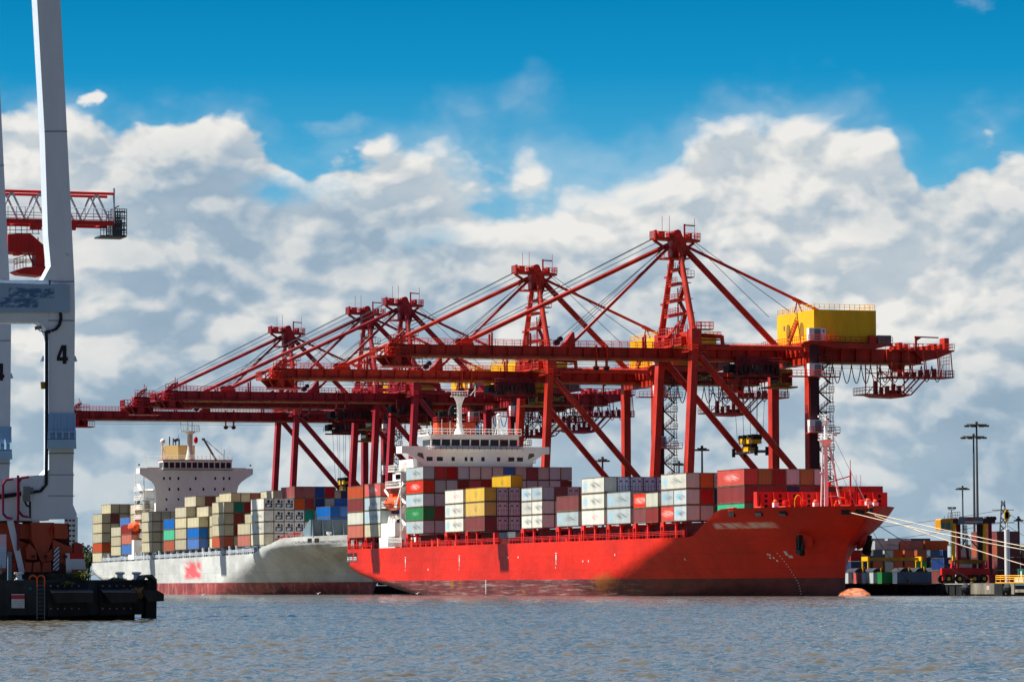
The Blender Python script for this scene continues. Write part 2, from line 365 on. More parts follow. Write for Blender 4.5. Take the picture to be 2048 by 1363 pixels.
def cmat(name, col, smudge=None, rust=.12):
    def extra(g, tc, colr):
        nx, ny, nz = g.sep(tc.outputs['Normal']); x, y, z = g.sep(tc.outputs['Object'])
        side = g.ss(nx, .5, .9)
        oi = g.n('ShaderNodeObjectInfo'); rnd = oi.outputs['Random']
        hs = g.n('ShaderNodeHueSaturation'); g.put(hs.inputs['Color'], colr); g.put(hs.inputs['Value'], g.m('MULTIPLY_ADD', rnd, .34, .83)); g.put(hs.inputs['Saturation'], g.m('MULTIPLY_ADD', g.m('FRACT', g.m('MULTIPLY', rnd, 7.3)), .3, .85)); colr = hs.outputs[0]
        off = g.comb(rnd, g.m('MULTIPLY', rnd, 9.7), g.m('MULTIPLY', rnd, 31.0)); va = g.n('ShaderNodeVectorMath', operation='ADD'); g.put(va.inputs[0], tc.outputs['Object']); g.put(va.inputs[1], off)
        # grime along the edges and rails
        ez = g.m('ABSOLUTE', g.m('SUBTRACT', z, 1.3)); dn = g.noise(va.outputs[0], 1.3, 5, .65)
        gr = g.m('MULTIPLY', g.ss(g.m('ADD', ez, g.m('MULTIPLY', dn, .7)), 1.38, 1.75), .5)
        colr = g.mix(gr, colr, (.16, .12, .075))
        rs = g.m('MULTIPLY', g.ss(g.noise(va.outputs[0], .9, 7, .7), .63, .70), .6)
        colr = g.mix(rs, colr, (.17, .075, .03))
        if smudge:
            sh = g.comb(g.m('ADD', g.m('MULTIPLY', y, .35), g.m('MULTIPLY', z, .8)), g.m('MULTIPLY_ADD', z, 4.5, g.m('MULTIPLY', y, .9)), rnd)
            st = g.ss(g.noise(sh, 1.6, 3, .6), .38, .62)
            def ell(cy, cz, ry, rz):
                a = g.m('DIVIDE', g.m('SUBTRACT', y, cy), ry); b = g.m('DIVIDE', g.m('SUBTRACT', z, cz), rz)
                return g.m('MULTIPLY', g.ss(g.m('SQRT', g.m('ADD', g.m('MULTIPLY', a, a), g.m('MULTIPLY', b, b))), 1.0, .25), side)
            for cy, cz, ry, rz, cl, k, streak in smudge:
                f = g.m('MULTIPLY', ell(cy, cz, ry, rz), k)
                if streak: f = g.m('MULTIPLY', f, st)
                colr = g.mix(f, colr, lin(cl))
        return colr
    return paint('shell_'+name, col, .45, var=.09, scale=.5, rust=rust*.3, extra=extra)
LOGO = [(-4.2, 1.25, 1.9, 1.2, (150, 195, 212), .75, 0), (1.6, 1.3, 4.4, .8, (70, 78, 88), .8, 1)]
LOGO2 = [(-1.0, 1.4, 1.8, .8, (120, 180, 205), .7, 0), (.8, 1.25, 2.2, .6, (70, 80, 90), .85, 1)]
STRK = [(.5, 1.3, 4.6, .8, (235, 205, 195), .85, 1)]
PAL = {
 'W': ('white', (216, 214, 200), LOGO), 'X': ('white', (220, 218, 206), [(1.2, 1.3, 2.6, .7, (225, 120, 125), .7, 1)]),
 'S': ('silver grey', (180, 190, 190), LOGO), 's': ('silver grey', (182, 190, 190), LOGO2), 'L': ('dull cream', (196, 194, 178), None),
 'R': ('red', (214, 62, 44), STRK), 'M': ('maroon', (128, 54, 52), None), 'B': ('rust brown', (180, 92, 68), None), 'A': ('crimson', (168, 28, 32), STRK),
 'G': ('green', (52, 128, 76), [(.4, 1.3, 3.4, .6, (150, 190, 150), .7, 1)]), 'T': ('turquoise', (78, 184, 142), None), 'N': ('navy blue', (34, 56, 104), None),
 'U': ('bright blue', (20, 98, 176), None), 'Y': ('mustard yellow', (208, 172, 84), [(.6, 1.3, 1.6, .8, (120, 110, 70), .6, 1)]), 'O': ('orange', (226, 104, 34), None),
 'K': ('tan brown', (150, 112, 62), None), 'C': ('beige', (192, 184, 154), [(-3.6, 1.7, 1.3, .45, (200, 140, 120), .7, 1)]), 'D': ('dark teal', (20, 112, 96), None),
 'P': ('pinkish grey', (236, 212, 206), None), 'Q': ('pale lilac', (228, 224, 232), None), 'F': ('white', (226, 222, 212), None), 'V': ('olive', (96, 88, 44), None),
 'E': ('emerald green', (24, 160, 80), [(.0, 1.2, 3, .5, (230, 235, 225), .8, 1)]), 'J': ('slate blue', (70, 92, 116), [(-1.2, 1.3, 2.6, .9, (30, 120, 180), .5, 0)]),
}
frame_m = paint('container_rails', (120, 104, 78), .6, var=.3, rust=.5)
gear_m = paint('door_gear', (150, 136, 138), .5, var=.3); mark_m = paint('marking_blue', (70, 90, 140), .5)
CM = {}
def shell_mat(k):
    if k not in CM: nm, c, sm = PAL[k]; CM[k] = cmat(nm.replace(' ', '_')+'_'+k, c, sm)
    return CM[k]
_cme = {}
def container(code, half, U, V, z, h, label, group, rz=0.0):
    """U, V = centre; returns the container object"""
    doors = code in 'PQ'; reef = code == 'F'; key = (half, doors, reef)
    if key not in _cme:
        me = ctr_mesh(6.06 if half else 12.19, doors, reef)
        for q in (None, frame_m, gear_m): me.materials.append(q)
        _cme[key] = me
    o = bpy.data.objects.new('shipping_container', _cme[key]); C.objects.link(o)
    o.material_slots[0].link = 'OBJECT'; o.material_slots[0].material = shell_mat(code)
    o.location = W(U, V, z); o.rotation_euler = (0, 0, RZ+rz); o.scale = (1, 1, h/2.59)
    hl = (6.06 if half else 12.19)/2
    if doors:
        if 'd' not in _cme:
            _cme['d'] = door_mesh()
            for q in (None, gear_m, mark_m): _cme['d'].materials.append(q)
        d = bpy.data.objects.new('door', _cme['d']); C.objects.link(d); d.parent = o; d.location = (0, hl-.02, 0)
        d.material_slots[0].link = 'OBJECT'; d.material_slots[0].material = shell_mat(code)
    if reef:
        if 'u' not in _cme:
            _cme['u'] = unit_mesh()
            for q in (paint('unit_grey', (200, 196, 190), .5), dark, paint('unit_blue', (60, 90, 150))): _cme['u'].materials.append(q)
        d = bpy.data.objects.new('cooling_unit', _cme['u']); C.objects.link(d); d.parent = o; d.location = (0, hl+.01, 0)
    tag(o, label, 'container', group); return o
ORD = ['bottom', 'second', 'third', 'fourth', 'fifth', 'sixth']
ROW = ['outermost', 'second', 'third', 'fourth', 'fifth', 'sixth', 'seventh', 'eighth', 'ninth', 'tenth', 'eleventh', 'twelfth', 'thirteenth']
NTH = ['first', 'second', 'third', 'fourth', 'fifth', 'sixth', 'seventh', 'eighth', 'ninth', 'tenth', 'eleventh', 'twelfth', 'thirteenth']
def load_ship(bays, whose, pitch=2.462, vout=16.0, side=(-14, 0, 14)):
    """bays: list of (U aft, base z, tier height, twins set, rows list of code strings bottom to top)"""
    cells = []
    for bi, (U0, z0, h, rows, fill) in enumerate(bays):
        for ri, s_ in enumerate(rows):
            for ti, c in enumerate(s_):
                if c == '.': continue
                cells.append((bi, ri, ti, c))
    occ = {}
    for bi, (U0, z0, h, rows, fill) in enumerate(bays): occ[bi] = [z0+h*len(r) if r.strip('.') else z0-9 for r in rows]
    def blocked(P, camx, me_b, me_r):
        for bj, (U0, z0, h, rows, fill) in enumerate(bays):
            if U0+12.2 < P[0]-.2: continue
            for q in range(9):
                Uq = U0+12.2*(q+.5)/9
                if Uq <= P[0]+.15: continue
                # camera in U,V
                t = (Uq-P[0])/(camx[0]-P[0]); Vq = P[1]+t*(camx[1]-P[1]); zq = P[2]+t*(CAMH-P[2])
                r = int((vout-fill.get('v', 0)-Vq)//pitch)
                if 0 <= r < len(rows) and not (bj == me_b and r == me_r) and occ[bj][r] > zq: return True
        return False
    cams = []
    for dxx in side:
        c = Vector((dxx, 0, 0))-P0; cams.append((c.dot(D), c.dot(N)))
    nb = len(bays); count = 0
    for bi, ri, ti, c in cells:
        U0, z0, h, rows, fill = bays[bi]; V1 = vout-fill.get('v', 0)-pitch*ri; V0 = V1-2.43; vis = False
        for fz in (.15, .5, .96):
            z = z0+h*(ti+fz)
            pts = [(U0+12.19, V1-a, z) for a in (.1, 1.2, 2.3)]+[(U0+b, V1, z) for b in (.4, 3, 6, 9, 11.8)]
            for p in pts:
                for cu in cams:
                    if not blocked(p, cu, bi, ri): vis = True; break
                if vis: break
            if vis: break
        if not vis: continue
        n_ = NTH[nb-1-bi]
        twins = c in fill.get('half', '') and ri == 0
        nm = PAL[c][0]
        lab = '%s container, %s tier, %s row, %s bay from the bow of the %s' % (nm, ORD[ti], ROW[ri], n_, whose)
        grp = 'containers stacked on the '+whose
        V = V1-1.215; tw = fill.get('twin', {}).get((ri, ti))
        if tw:
            for q, cc in enumerate(tw):
                lab = '%s short container, %s end, %s tier, %s bay from the bow, %s' % (PAL[cc][0], ('stern', 'bow')[q], ORD[ti], n_, whose)
                container(cc, True, U0+3.04+6.13*q, V, z0+h*ti+.02, h-.05, lab, grp)
                count += 1
        else: container(c, False, U0+6.1, V, z0+h*ti+.02, h-.05, lab, grp); count += 1
    print('containers', whose, count)
rb = random.Random(5)
def fillrow(n, pool='SMCNLBSAMLS'): return ''.join(rb.choice(pool) for _ in range(n))
def rows_(first, n=13, h=3, pool='SMCNLBSAMLS'):
    return list(first)+[fillrow(h, pool) for _ in range(n-len(first))]
red = [
 (-39.9, 12.2, 2.79, rows_(['BLMB', 'MSMM'], h=4), {}),
 (-26.6, 12.15, 2.86, rows_(['CSSR', 'SNNM', 'MMNM', 'SMNM'], h=4), {}),
 (4.3, 12.45, 2.74, ['SGSRS', 'SMSSA', 'SMSSA', 'MSMMQ'[:4]+'S', 'SMSAL', 'SMSAL', 'SMSNL', 'SMSMU'[:4]+'U', 'SMSSL', 'SMSSM', 'SMSSL', 'SMSSS', 'SMSMS'], {}),
 (31.4, 12.45, 2.81, ['WWX', 'SSM', 'SMS', 'SSM', 'SMSY', 'MSM', 'SSS', 'MSM', 'SSS', 'SSM', 'SSS', 'SSM', 'SSS'], {}),
 (45.0, 12.45, 2.83, ['MYY', 'PPP', 'PPP']+[fillrow(3) for _ in range(10)], {}),
 (79.9, 12.45, 2.56, ['FFS', 'FPM', 'PPP', 'PPP', 'PPQ', 'SMS', 'SMM']+[fillrow(3) for _ in range(6)], {'twin': {(0, 0): 'WW', (0, 1): 'WW', (0, 2): 'ss'}}),
 (100.3, 12.5, 2.79, ['SM', 'SN', 'SM', 'MS', 'SS', 'SM', 'SS', 'SM', 'MM', 'SS', 'SS', 'MM', 'SS'], {}),
 (114.2, 12.5, 2.85, ['XWW', 'SSQ', 'SSQ', 'SSQ', 'SSQ', 'SSQ', 'SSQ', 'SSS', 'MSS', 'SMS', 'SSS', 'SSS', 'SSS'], {}),
 (127.8, 12.5, 2.84, ['SS', 'SN', 'SN', 'SA', 'SN', 'SA', 'SN', 'SM', 'SM', 'SN', 'SM', 'SM', 'SM'], {}),
 (141.5, 12.5, 2.60, ['MR', 'NN', 'NN', 'SN', 'SM', 'SS', 'SM', 'SN', 'SS', 'SM', 'SS', 'SS', 'SM'], {'twin': {(0, 0): 'MM', (0, 1): 'RL'}}),
 (155.2, 12.5, 2.70, ['RsW', 'SAO', 'DNQ', 'DNQ', 'SM', 'SM', 'SS', 'SM', 'SS', 'SM', 'SS', 'SM', 'SS'], {'twin': {(0, 0): 'Rs', (0, 1): 'ss'}}),
 (171.3, 12.45, 2.80, ['TMR', 'SMK', 'SMM', 'SNS', 'SMK', 'SMS', 'SVS'[:2], 'SO', 'SA', 'SA'], {'v': 4.0}),
]
load_ship(red, 'red ship')
cg = 'CCCMCBCNC'
def gr(first, n=13, h=3): return list(first)+[fillrow(h, cg) for _ in range(n-len(first))]
grey = [
 (-300.8, 8.75, 2.68, gr(['CBCCC', 'CCCCMC', 'CCCCCC', 'CCMCCC', 'CCCCCC', 'CCCCCC'], h=6), {}),
 (-277.0, 10.35, 2.62, gr(['CCC', 'MCCU', 'CCCC', 'CNCC'], h=4), {}),
 (-264.0, 10.6, 2.70, gr(['UBM', 'CCCC'+'C', 'CCCMC', 'CCCCC'], h=5), {}),
 (-239.6, 10.9, 2.68, gr(['CCCC', 'CCCC', 'CCCC', 'CCCC', 'CMCC'], h=4), {}),
 (-214.2, 11.0, 2.78, gr(['BTU', 'CMC', 'CCC'], h=3), {}),
 (-201.3, 11.2, 2.72, gr(['CCCC', 'CMCCC', 'CCCCM', 'CCCCC', 'CCCCC'], h=5), {}),
 (-187.9, 11.25, 2.68, gr(['UUC', 'CCCC', 'CCMC', 'CCCCC'], h=5), {'twin': {}}),
 (-174.6, 11.3, 2.74, gr(['', 'CCC', 'CCCCC', 'CCCCC', 'CCCCB'], h=5), {}),
 (-162.0, 11.35, 2.79, gr(['BCCC', 'CMMD', 'CMCM', 'CCCC', 'CCCC', 'CCCCC'], h=5), {}),
 (-148.8, 11.4, 2.7, gr(['', '', 'CMC', 'CCCC', 'CCCM'], h=4), {}),
 (-136.5, 11.4, 2.76, gr(['BC', 'CC', 'CCM', 'CCCC'], h=4), {}),
 (-123.8, 11.45, 2.77, ['CWWF', 'FFFF', 'FFFF', 'CFFBM', 'CFDMM', 'CMCNN', 'CCCCA', 'CMCU', 'CCCU', 'CCCN', 'MCNN', 'CCNU', 'CCNU'], {}),
 (-110.3, 12.6, 2.6, ['', '', '', '', '', 'CUU', 'CUU', 'CUN', 'CNU', 'CUU', 'CUU', 'CU'], {}),
]
load_ship(grey, 'grey ship')
# ------------------------------------------------------------------ hulls
def hull_mesh(cols_fn, nz, topz, stern, nose, half, zmin=-1.5):
    """cols: (kind, value); returns MB in ship axes x = V, y = U"""
    ts = np.array([0, .08, .16, .24, .32, .4, .48, .56, .64, .70, .76, .82, .88, .94, 1.0])
    NS = 34; NB = 60; mb = MB(); cols = []
    grid = []
    for i in range(NS+NB):
        col = []
        for t in ts:
            if i < NS:
                a = i/NS; g_ = 1-(1-a)**1.6 if False else a
                zt = topz(None, 0); z = zmin+(zt-zmin)*t; s0 = stern(z); aft = cols_fn[0]; U = s0+(cols_fn[1]-s0)*(a**1.7)
                zt = topz(U, 1); z = zmin+(zt-zmin)*t
            else:
                b = (i-NS)/(NB-1); zt = topz(None, 0)
                gg = 1-(1-b)**1.7 if b > 0 else 0
                z = None
                # top edge station of this column
                Utop = cols_fn[1]+(nose(topz(1e9, 1))-cols_fn[1])*gg
                gg = (Utop-cols_fn[1])/(nose(topz(Utop, 1))-cols_fn[1])
                zt = topz(Utop, 1); z = zmin+(zt-zmin)*t
                U = cols_fn[1]+(nose(z)-cols_fn[1])*gg
            col.append((half(U, z), U, z))
        grid.append(col)
    nt_ = len(ts); vs = []; fs = []
    for s_ in (1, -1):
        o = len(vs)
        for col in grid:
            for v, U, z in col: vs.append((v*s_, U, z))
        for i in range(len(grid)-1):
            for j in range(nt_-1):
                q = (o+i*nt_+j, o+(i+1)*nt_+j, o+(i+1)*nt_+j+1, o+i*nt_+j+1)
                fs.append(q if s_ > 0 else q[::-1])
    n1_ = len(grid)*nt_
    for i in range(len(grid)-1): fs.append((i*nt_+nt_-1, (i+1)*nt_+nt_-1, n1_+(i+1)*nt_+nt_-1, n1_+i*nt_+nt_-1))
    for j in range(nt_-1): fs.append((j, j+1, n1_+j+1, n1_+j))
    mb.add(vs, fs); return mb, grid
def lerp_tab(x, tab):
    xs = [a for a, b in tab]; return float(np.interp(x, xs, [b for a, b in tab]))
B = 16.1
def red_nose(z): return lerp_tab(z, [(-2, 196.8), (0, 197), (4, 196.8), (6, 197.2), (8, 197.8), (9.5, 200), (11, 203.5), (12.5, 205.2), (14.2, 206.7)])
_zt = [0, 4, 6, 8, 9.5, 11, 12.5, 14.2]
def red_half(U, z):
    nz_ = red_nose(z); Uf, p, q = (float(np.interp(z, _zt, t)) for t in ([106, 131, 141, 150, 156, 160, 163, 165], [1.6, 1.6, 1.6, 1.65, 1.7, 1.8, 1.9, 2.0], [.92, .92, .92, .9, .88, .85, .8, .72]))
    b = B
    if U > Uf: b = B*max(0, 1-min(1, (U-Uf)/(nz_-Uf))**p)**q
    s0 = red_stern(z); Ua = s0+lerp_tab(z, [(-2, 60), (0, 42), (2, 26), (4.2, 12), (6, 5), (9.8, 4)])
    if U < Ua: s_ = (Ua-U)/(Ua-s0); e = lerp_tab(z, [(-2, .0), (0, .0), (2, .35), (4.2, .75), (6, .93), (10, .97)]); b *= e+(1-e)*max(0, 1-s_**2.2)**.8
    return b
def red_stern(z): return lerp_tab(z, [(-2, -16), (0.2, -21), (1.8, -28), (4.2, -37.5), (5.3, -40.6), (7, -41.2), (14, -41.6)])
def red_top(U, k):
    if k == 0: return 9.8
    return lerp_tab(U, [(166.6, 9.82), (168, 10.1), (179.0, 14.2), (180.5, 14.3), (207, 14.3)])
def hull_mat(name, col, bootcol, boot, ship):
    mt = bpy.data.materials.new(name); mt.use_nodes = True; g = NG(mt.node_tree); b = mt.node_tree.nodes['Principled BSDF']
    tc = g.n('ShaderNodeTexCoord'); x, y, z = g.sep(tc.outputs['Object'])
    def N3(sx, sy, sz, scale, det=6, r=.62):
        mp = g.n('ShaderNodeMapping'); g.put(mp.inputs[0], tc.outputs['Object']); mp.inputs['Scale'].default_value = (sx, sy, sz); return g.noise(mp.outputs[0], scale, det, r)
    base = g.mix(g.ss(N3(1, 1, 1, .09, 5), .35, .65), tuple(c*.72 for c in lin(col)), lin(col))
    # plate seams
    for zz in ((4.55, 7.1) if ship == 'red' else (5.2,)):
        s_ = g.ss(g.m('ABSOLUTE', g.m('SUBTRACT', z, zz)), .055, .02); base = g.mix(g.m('MULTIPLY', s_, .42), base, tuple(c*.3 for c in lin(col)))
    vsm = g.ss(g.m('ABSOLUTE', g.m('SUBTRACT', g.m('FRACT', g.m('DIVIDE', y, 23.0)), .5)), .0035, .0015); base = g.mix(g.m('MULTIPLY', vsm, .35), base, tuple(c*.3 for c in lin(col)))
    panel = g.n('ShaderNodeTexWhiteNoise', noise_dimensions='2D'); g.put(panel.inputs['Vector'], g.comb(g.m('FLOOR', g.m('DIVIDE', y, 11.5)), g.m('FLOOR', g.m('DIVIDE', z, 2.55)))); base = g.mix(g.m('MULTIPLY', panel.outputs[0], .26), base, tuple(c*.55+.012 for c in lin(col)))
    # vertical streaks of rust and scuffs
    vs = g.ss(N3(1, .55, .05, 1.3, 6, .7), .60, .74)
    spots = g.ss(N3(1, .12, .12, .6, 5, .6), .50, .68)
    if ship == 'grey':
        loc = g.m('MULTIPLY', g.ss(y, -165, -118), g.ss(z, 12.5, 3)); base = g.mix(g.m('MULTIPLY', g.m('MULTIPLY', vs, spots), g.m('MULTIPLY_ADD', loc, 1.0, .12)), base, lin((150, 84, 30)))
        base = g.mix(g.m('MULTIPLY', g.ss(N3(1, .3, .12, .55, 5, .6), .50, .7), g.m('MULTIPLY', g.ss(y, -112, -82), .42)), base, lin((150, 110, 60)))
    else:
        base = g.mix(g.m('MULTIPLY', g.m('MULTIPLY', vs, spots), .6), base, lin((84, 26, 20)))
    hz = g.ss(N3(1, .10, 1.6, 1.1, 5, .65), .62, .70)
    low = g.ss(z, 7.5, 2.8)
    base = g.mix(g.m('MULTIPLY', g.ss(N3(1, .25, .9, .5, 7, .68), .50, .70), .22), base, tuple(c*.35+.01 for c in lin(col)))
    base = g.mix(g.m('MULTIPLY', g.m('MULTIPLY', hz, low), .55), base, lin((70, 30, 30) if ship == 'red' else (120, 130, 140)))
    # boot topping
    bc = g.mix(g.ss(N3(1, .1, .5, .8, 6, .66), .35, .68), lin(bootcol), tuple(c*.45 for c in lin(bootcol)))
    if ship == 'red':
        aft = g.ss(y, 150, 128)
        wl = g.m('MULTIPLY', g.m('MULTIPLY', g.ss(N3(1, .09, 3.4, 1.2, 8, .76),   .50, .64), aft), .42); bc = g.mix(wl, bc, lin((190, 168, 156)))
        bc = g.mix(g.m('MULTIPLY', g.ss(N3(1, .2, .5, .5, 6, .7), .57, .66), g.m('MULTIPLY', aft, .75)), bc, lin((150, 92, 30)))
        # rust patch about the load line
        a = g.m('DIVIDE', g.m('SUBTRACT', y, 126), 9); c_ = g.m('DIVIDE', g.m('SUBTRACT', z, 2.6), 1.9); pr = g.m('SQRT', g.m('ADD', g.m('MULTIPLY', a, a), g.m('MULTIPLY', c_, c_)))
        patch = g.m('MULTIPLY', g.ss(g.m('ADD', pr, g.m('MULTIPLY', N3(1, .5, .12, 2.0, 6, .75), 2.2)), 2.0, 1.5), .62)
    else:
        bc = g.mix(g.m('MULTIPLY', g.ss(N3(1, .5, .15, 1.1, 6, .7), .5, .62), .5), bc, lin((196, 130, 116)))
    bt = g.ss(g.m('ADD', z, g.m('MULTIPLY', N3(1, .3, .3, 1.2, 4), .16)), boot+.12, boot+.04)
    base = g.mix(bt, base, bc)
    if ship == 'red': base = g.mix(patch, base, lin((150, 84, 24)))
    # blurred lettering and emblems
    def smear(y0, y1, z0, z1, cl, k, sy=.35, sz=2.2, sh=.9, lo=.42, hi=.58):
        cy, ry, cz, rz = (y0+y1)/2, (y1-y0)/2, (z0+z1)/2, (z1-z0)/2; sf = .62 if lo == .33 else .9
        m1 = g.m('MULTIPLY', g.ss(g.m('ABSOLUTE', g.m('DIVIDE', g.m('SUBTRACT', y, cy), ry)), 1.08, sf), g.ss(g.m('ABSOLUTE', g.m('DIVIDE', g.m('SUBTRACT', z, cz), rz)), 1.25, .55))
        v = g.comb(g.m('MULTIPLY', y, sy), g.m('ADD', g.m('MULTIPLY', z, sz), g.m('MULTIPLY', y, sh)), 0); st = g.ss(g.noise(v, 1.5, 3, .6), lo, hi)
        return g.m('MULTIPLY', g.m('MULTIPLY', m1, st), g.m('MULTIPLY', g.ss(x, 0, .5), k)), lin(cl)
    if ship == 'red':
        f, cl = smear(175.6, 190.2, 11.0, 12.0, (226, 190, 176), .9, lo=.38, hi=.55)
        base = g.mix(f, base, cl)
    else:
        f, cl = smear(-191.5, -171.5, 3.6, 8.2, (214, 40, 52), .85, .10, .42, .1, .33, .50); base = g.mix(f, base, cl)
        f, cl = smear(-92, -70, 11.6, 12.2, (60, 72, 92), .8); base = g.mix(f, base, cl)
    g.put(b.inputs['Base Color'], base); g.put(b.inputs['Roughness'], g.m('MULTIPLY_ADD', N3(1, 1, 1, .8, 5), .3, .34)); b.inputs['Specular IOR Level'].default_value = .16 if ship == 'red' else .3
    bu = g.n('ShaderNodeBump'); bu.inputs['Strength'].default_value = .5; bu.inputs['Distance'].default_value = .25; g.put(bu.inputs['Height'], N3(1, .5, 1, .35, 3)); mt.node_tree.links.new(bu.outputs[0], b.inputs['Normal'])
    return mt
redhull = hull_mat('red_hull_paint', (218, 39, 15), (110, 48, 46), 2.95, 'red')
greyhull = hull_mat('grey_hull_paint', (208, 209, 202), (156, 62, 58), 2.85, 'grey')
SH = thing('container_ship', 'red container ship with white bridge, its bow toward the right', 'ship', W(0, 0, 0))
mb, _ = hull_mesh((-41, 90), 15, red_top, red_stern, red_nose, red_half)
mb.build('hull', redhull, SH, smooth=True)
bb = MB(); bb.ball((0, 200.4, -.95), 1, 18, sc=(2.15, 6.3, 2.35)); bb.build('bulbous_bow', paint('bulb_paint', (180, 100, 62), .6, var=.5, scale=1.2, rust=.25, rcol=(120, 70, 45), stretch=(1, .4, 2)), SH, smooth=True)
# deck gear along the side: coaming, stanchions, rails
dm = MB(); dm.box(-13.4, 13.4, -38, 170, 9.75, 10.9); 
for (U0, z0, h, rows, f) in red[:-1]: dm.box(-12.9, 12.9, U0+.3, U0+11.9, 10.9, 12.3)
dm.build('hatch_coaming', paint('coaming_dark_red', (96, 22, 26), .6, var=.3), SH)
for (U0, z0, h, rows, f) in red[:-1]:
    for s_ in (1, -1):
        for k, U in enumerate((U0-.75, U0+6.1)):
            pm = MB()
            if k == 0:
                pm.beam((s_*15.4, U-.45, 9.8), (s_*15.4, U-.7, 12.0), .3, .35); pm.beam((s_*15.4, U+.45, 9.8), (s_*15.4, U+.7, 12.0), .3, .35); pm.box(s_*15.4-.2, s_*15.4+.2, U-.9, U+.9, 11.7, 12.5)
                pm.box(s_*15.2-.25, s_*15.2+.25, U-.25, U+.25, 12.4, 13.7); x0_, x1_ = sorted((0, s_*15.3)); pm.box(x0_, x1_, U-.35, U+.35, 11.9, 12.3)
            else: pm.box(s_*15.5-.18, s_*15.5+.18, U-.3, U+.3, 9.8, 12.2); pm.box(s_*15.5-.3, s_*15.5+.3, U-.5, U+.5, 12.1, 12.44)
            pm.build('lashing_post', shipred, SH)
rm = MB()
for s_ in (15.85, -15.85): rm.rail([(s_, -40, 9.8), (s_, 166, 9.8)], 1.1, 1.7, .038, bars=3)
rm.build('deck_railing', shipred, SH)
rr_ = random.Random(2); nfit = 0
for U in list(np.arange(-38, 164, 4.3))+list(np.arange(57, 80, 1.8)):
    jm = MB(); v = (13.6 if not 57 <= U <= 80 else 12)+rr_.random()*1.2; h = .5+rr_.random()*1.4; w_ = .5+rr_.random()*.7; u = float(U)+rr_.random()*2; q = rr_.choice((0, 0, 0, 1, 2))
    jm.box(v, v+.4, u, u+w_, 9.75, 9.8+h, q); jm.box(v-.1, v+.5, u-.1, u+w_+.1, 9.8+h, 9.9+h, q); jm.build('deck_vent', [shipred, dark, lifeo], SH)
gm_ = MB(); gm_.box(15.0, 15.9, 66, 76, 10.9, 11.9, 0); gm_.rail([(15.9, 66, 10.9), (15.9, 76, 10.9)], 1.0, .8, .06, mi=0); gm_.box(14.9, 15.9, 62.3, 63.2, 9.8, 12, 1)
gm_.build('gangway', [galv, shipred], SH)
# forecastle: breakwater, mast, cranes
fm = MB(); yb = 187.2
fm.box(-11.6, 11.2, yb, yb+.35, 14.2, 16.9, 0); fm.box(11.2, 11.6, yb-.6, yb+.9, 14.2, 16.9, 0)
for k in range(9):
    v = 11.1-2.5*k
    fm.prism([(v, yb+.35, 14.2), (v, yb+1.4, 14.2), (v, yb+.5, 16.9), (v, yb+.35, 16.9)], (-.2, 0, 0), 0)
    for j in range(3): fm.lathe([(0, 0), (.28, 0), (.28, .03), (0, .03)], (v-1.3, yb+.36, 14.6+.82*j), 12, 1, ax=1)
fm.build('breakwater', [shipred, dark], SH)
mm = MB(); my = 189.6
mm.lathe([(.36, 14.2), (.34, 17), (.3, 24.2), (.6, 24.6), (1.3, 25.3), (1.3, 25.4), (.3, 25.45), (.26, 27.9), (.7, 28.4), (.7, 28.5), (.16, 28.55), (.1, 29.9), (.0, 29.9)], (0, 0, 0), 14, 0)
mm.tube((0.9, 0, 14.2), (.5, 0, 25.2), .14, n=6); mm.tube((-2.6, 0, 14.2), (-.5, 0, 25.2), .22, n=8); mm.beam((-.9, 0, 20), (1, 0, 20), .2, .2); mm.beam((-1.7, 0, 19.6), (.4, 0, 19.6), .14, .14)
mm.beam((-.5, 0, 16.2), (-2.2, 0, 16.2), .14, .14)
for zz, r_ in ((25.4, 1.3), (28.5, .7)):
    ring = [(r_*cos(a), r_*sin(a), zz) for a in np.linspace(0, 2*pi, 9)]; mm.rail(ring, .9, .6, .035)
mm.box(-.15, .15, -.15, .15, 29.6, 30.0, 1); mm.box(-1.9, -1.2, -.2, .2, 26.0, 26.5, 0); mm.box(.7, 1.3, -.2, .2, 29.0, 29.3, 0)
mm.build('foremast', [shipwhite, dark], SH, smooth=True, loc=(0.1, my, 0))
cm_ = MB(); cm_.tube((-3.0, 192.4, 14.2), (-3.0, 192.4, 20.3), .16, n=8); cm_.tube((-3, 192.4, 20.3), (-3, 192.4, 22.0), .06, n=6); cm_.beam((-3, 192.4, 19.4), (.4, 191.6, 18.4), .14, .18); cm_.beam((-3, 192.4, 16.2), (.4, 191.6, 18.2), .12, .14); cm_.box(.2, .6, 191.4, 191.8, 17.7, 18.5)
for a in (-4.0, -4.8): cm_.tube((a, 192.4, 14.2), (a, 192.4, 19.6), .04, n=4)
cm_.build('deck_crane', shipred, SH)
for v, u in ((7.5, 190.5), (4.6, 191), (-3.5, 196), (-5.5, 193)):
    wm = MB(); wm.lathe([(.35, 0), (.35, .5), (.62, .55), (.62, 1.2), (.3, 1.25), (0, 1.25)], (v, u, 14.2), 12, 0); wm.build('capstan', shipred, SH, smooth=True)
for v, u in ((9.2, 190), (3, 192), (-2.3, 201), (-4.2, 197), (-6.6, 194)):
    wm = MB(); wm.box(v-.4, v+.4, u-.3, u+.5, 14.2, 15.1, 0); wm.ball((v, u, 15.2), .4, 8, 1); wm.build('winch', [white, lifeo], SH, smooth=True)
wm = MB(); wm.pipe([(5.6+.6*cos(a), 191, 15.2+1.1*sin(a)) for a in np.linspace(0, pi, 9)], .08); wm.tube((6.2, 191, 14.2), (6.2, 191, 15.3), .08); wm.tube((5, 191, 14.2), (5, 191, 15.3), .08); wm.build('pipe_hoop', yellow, SH)
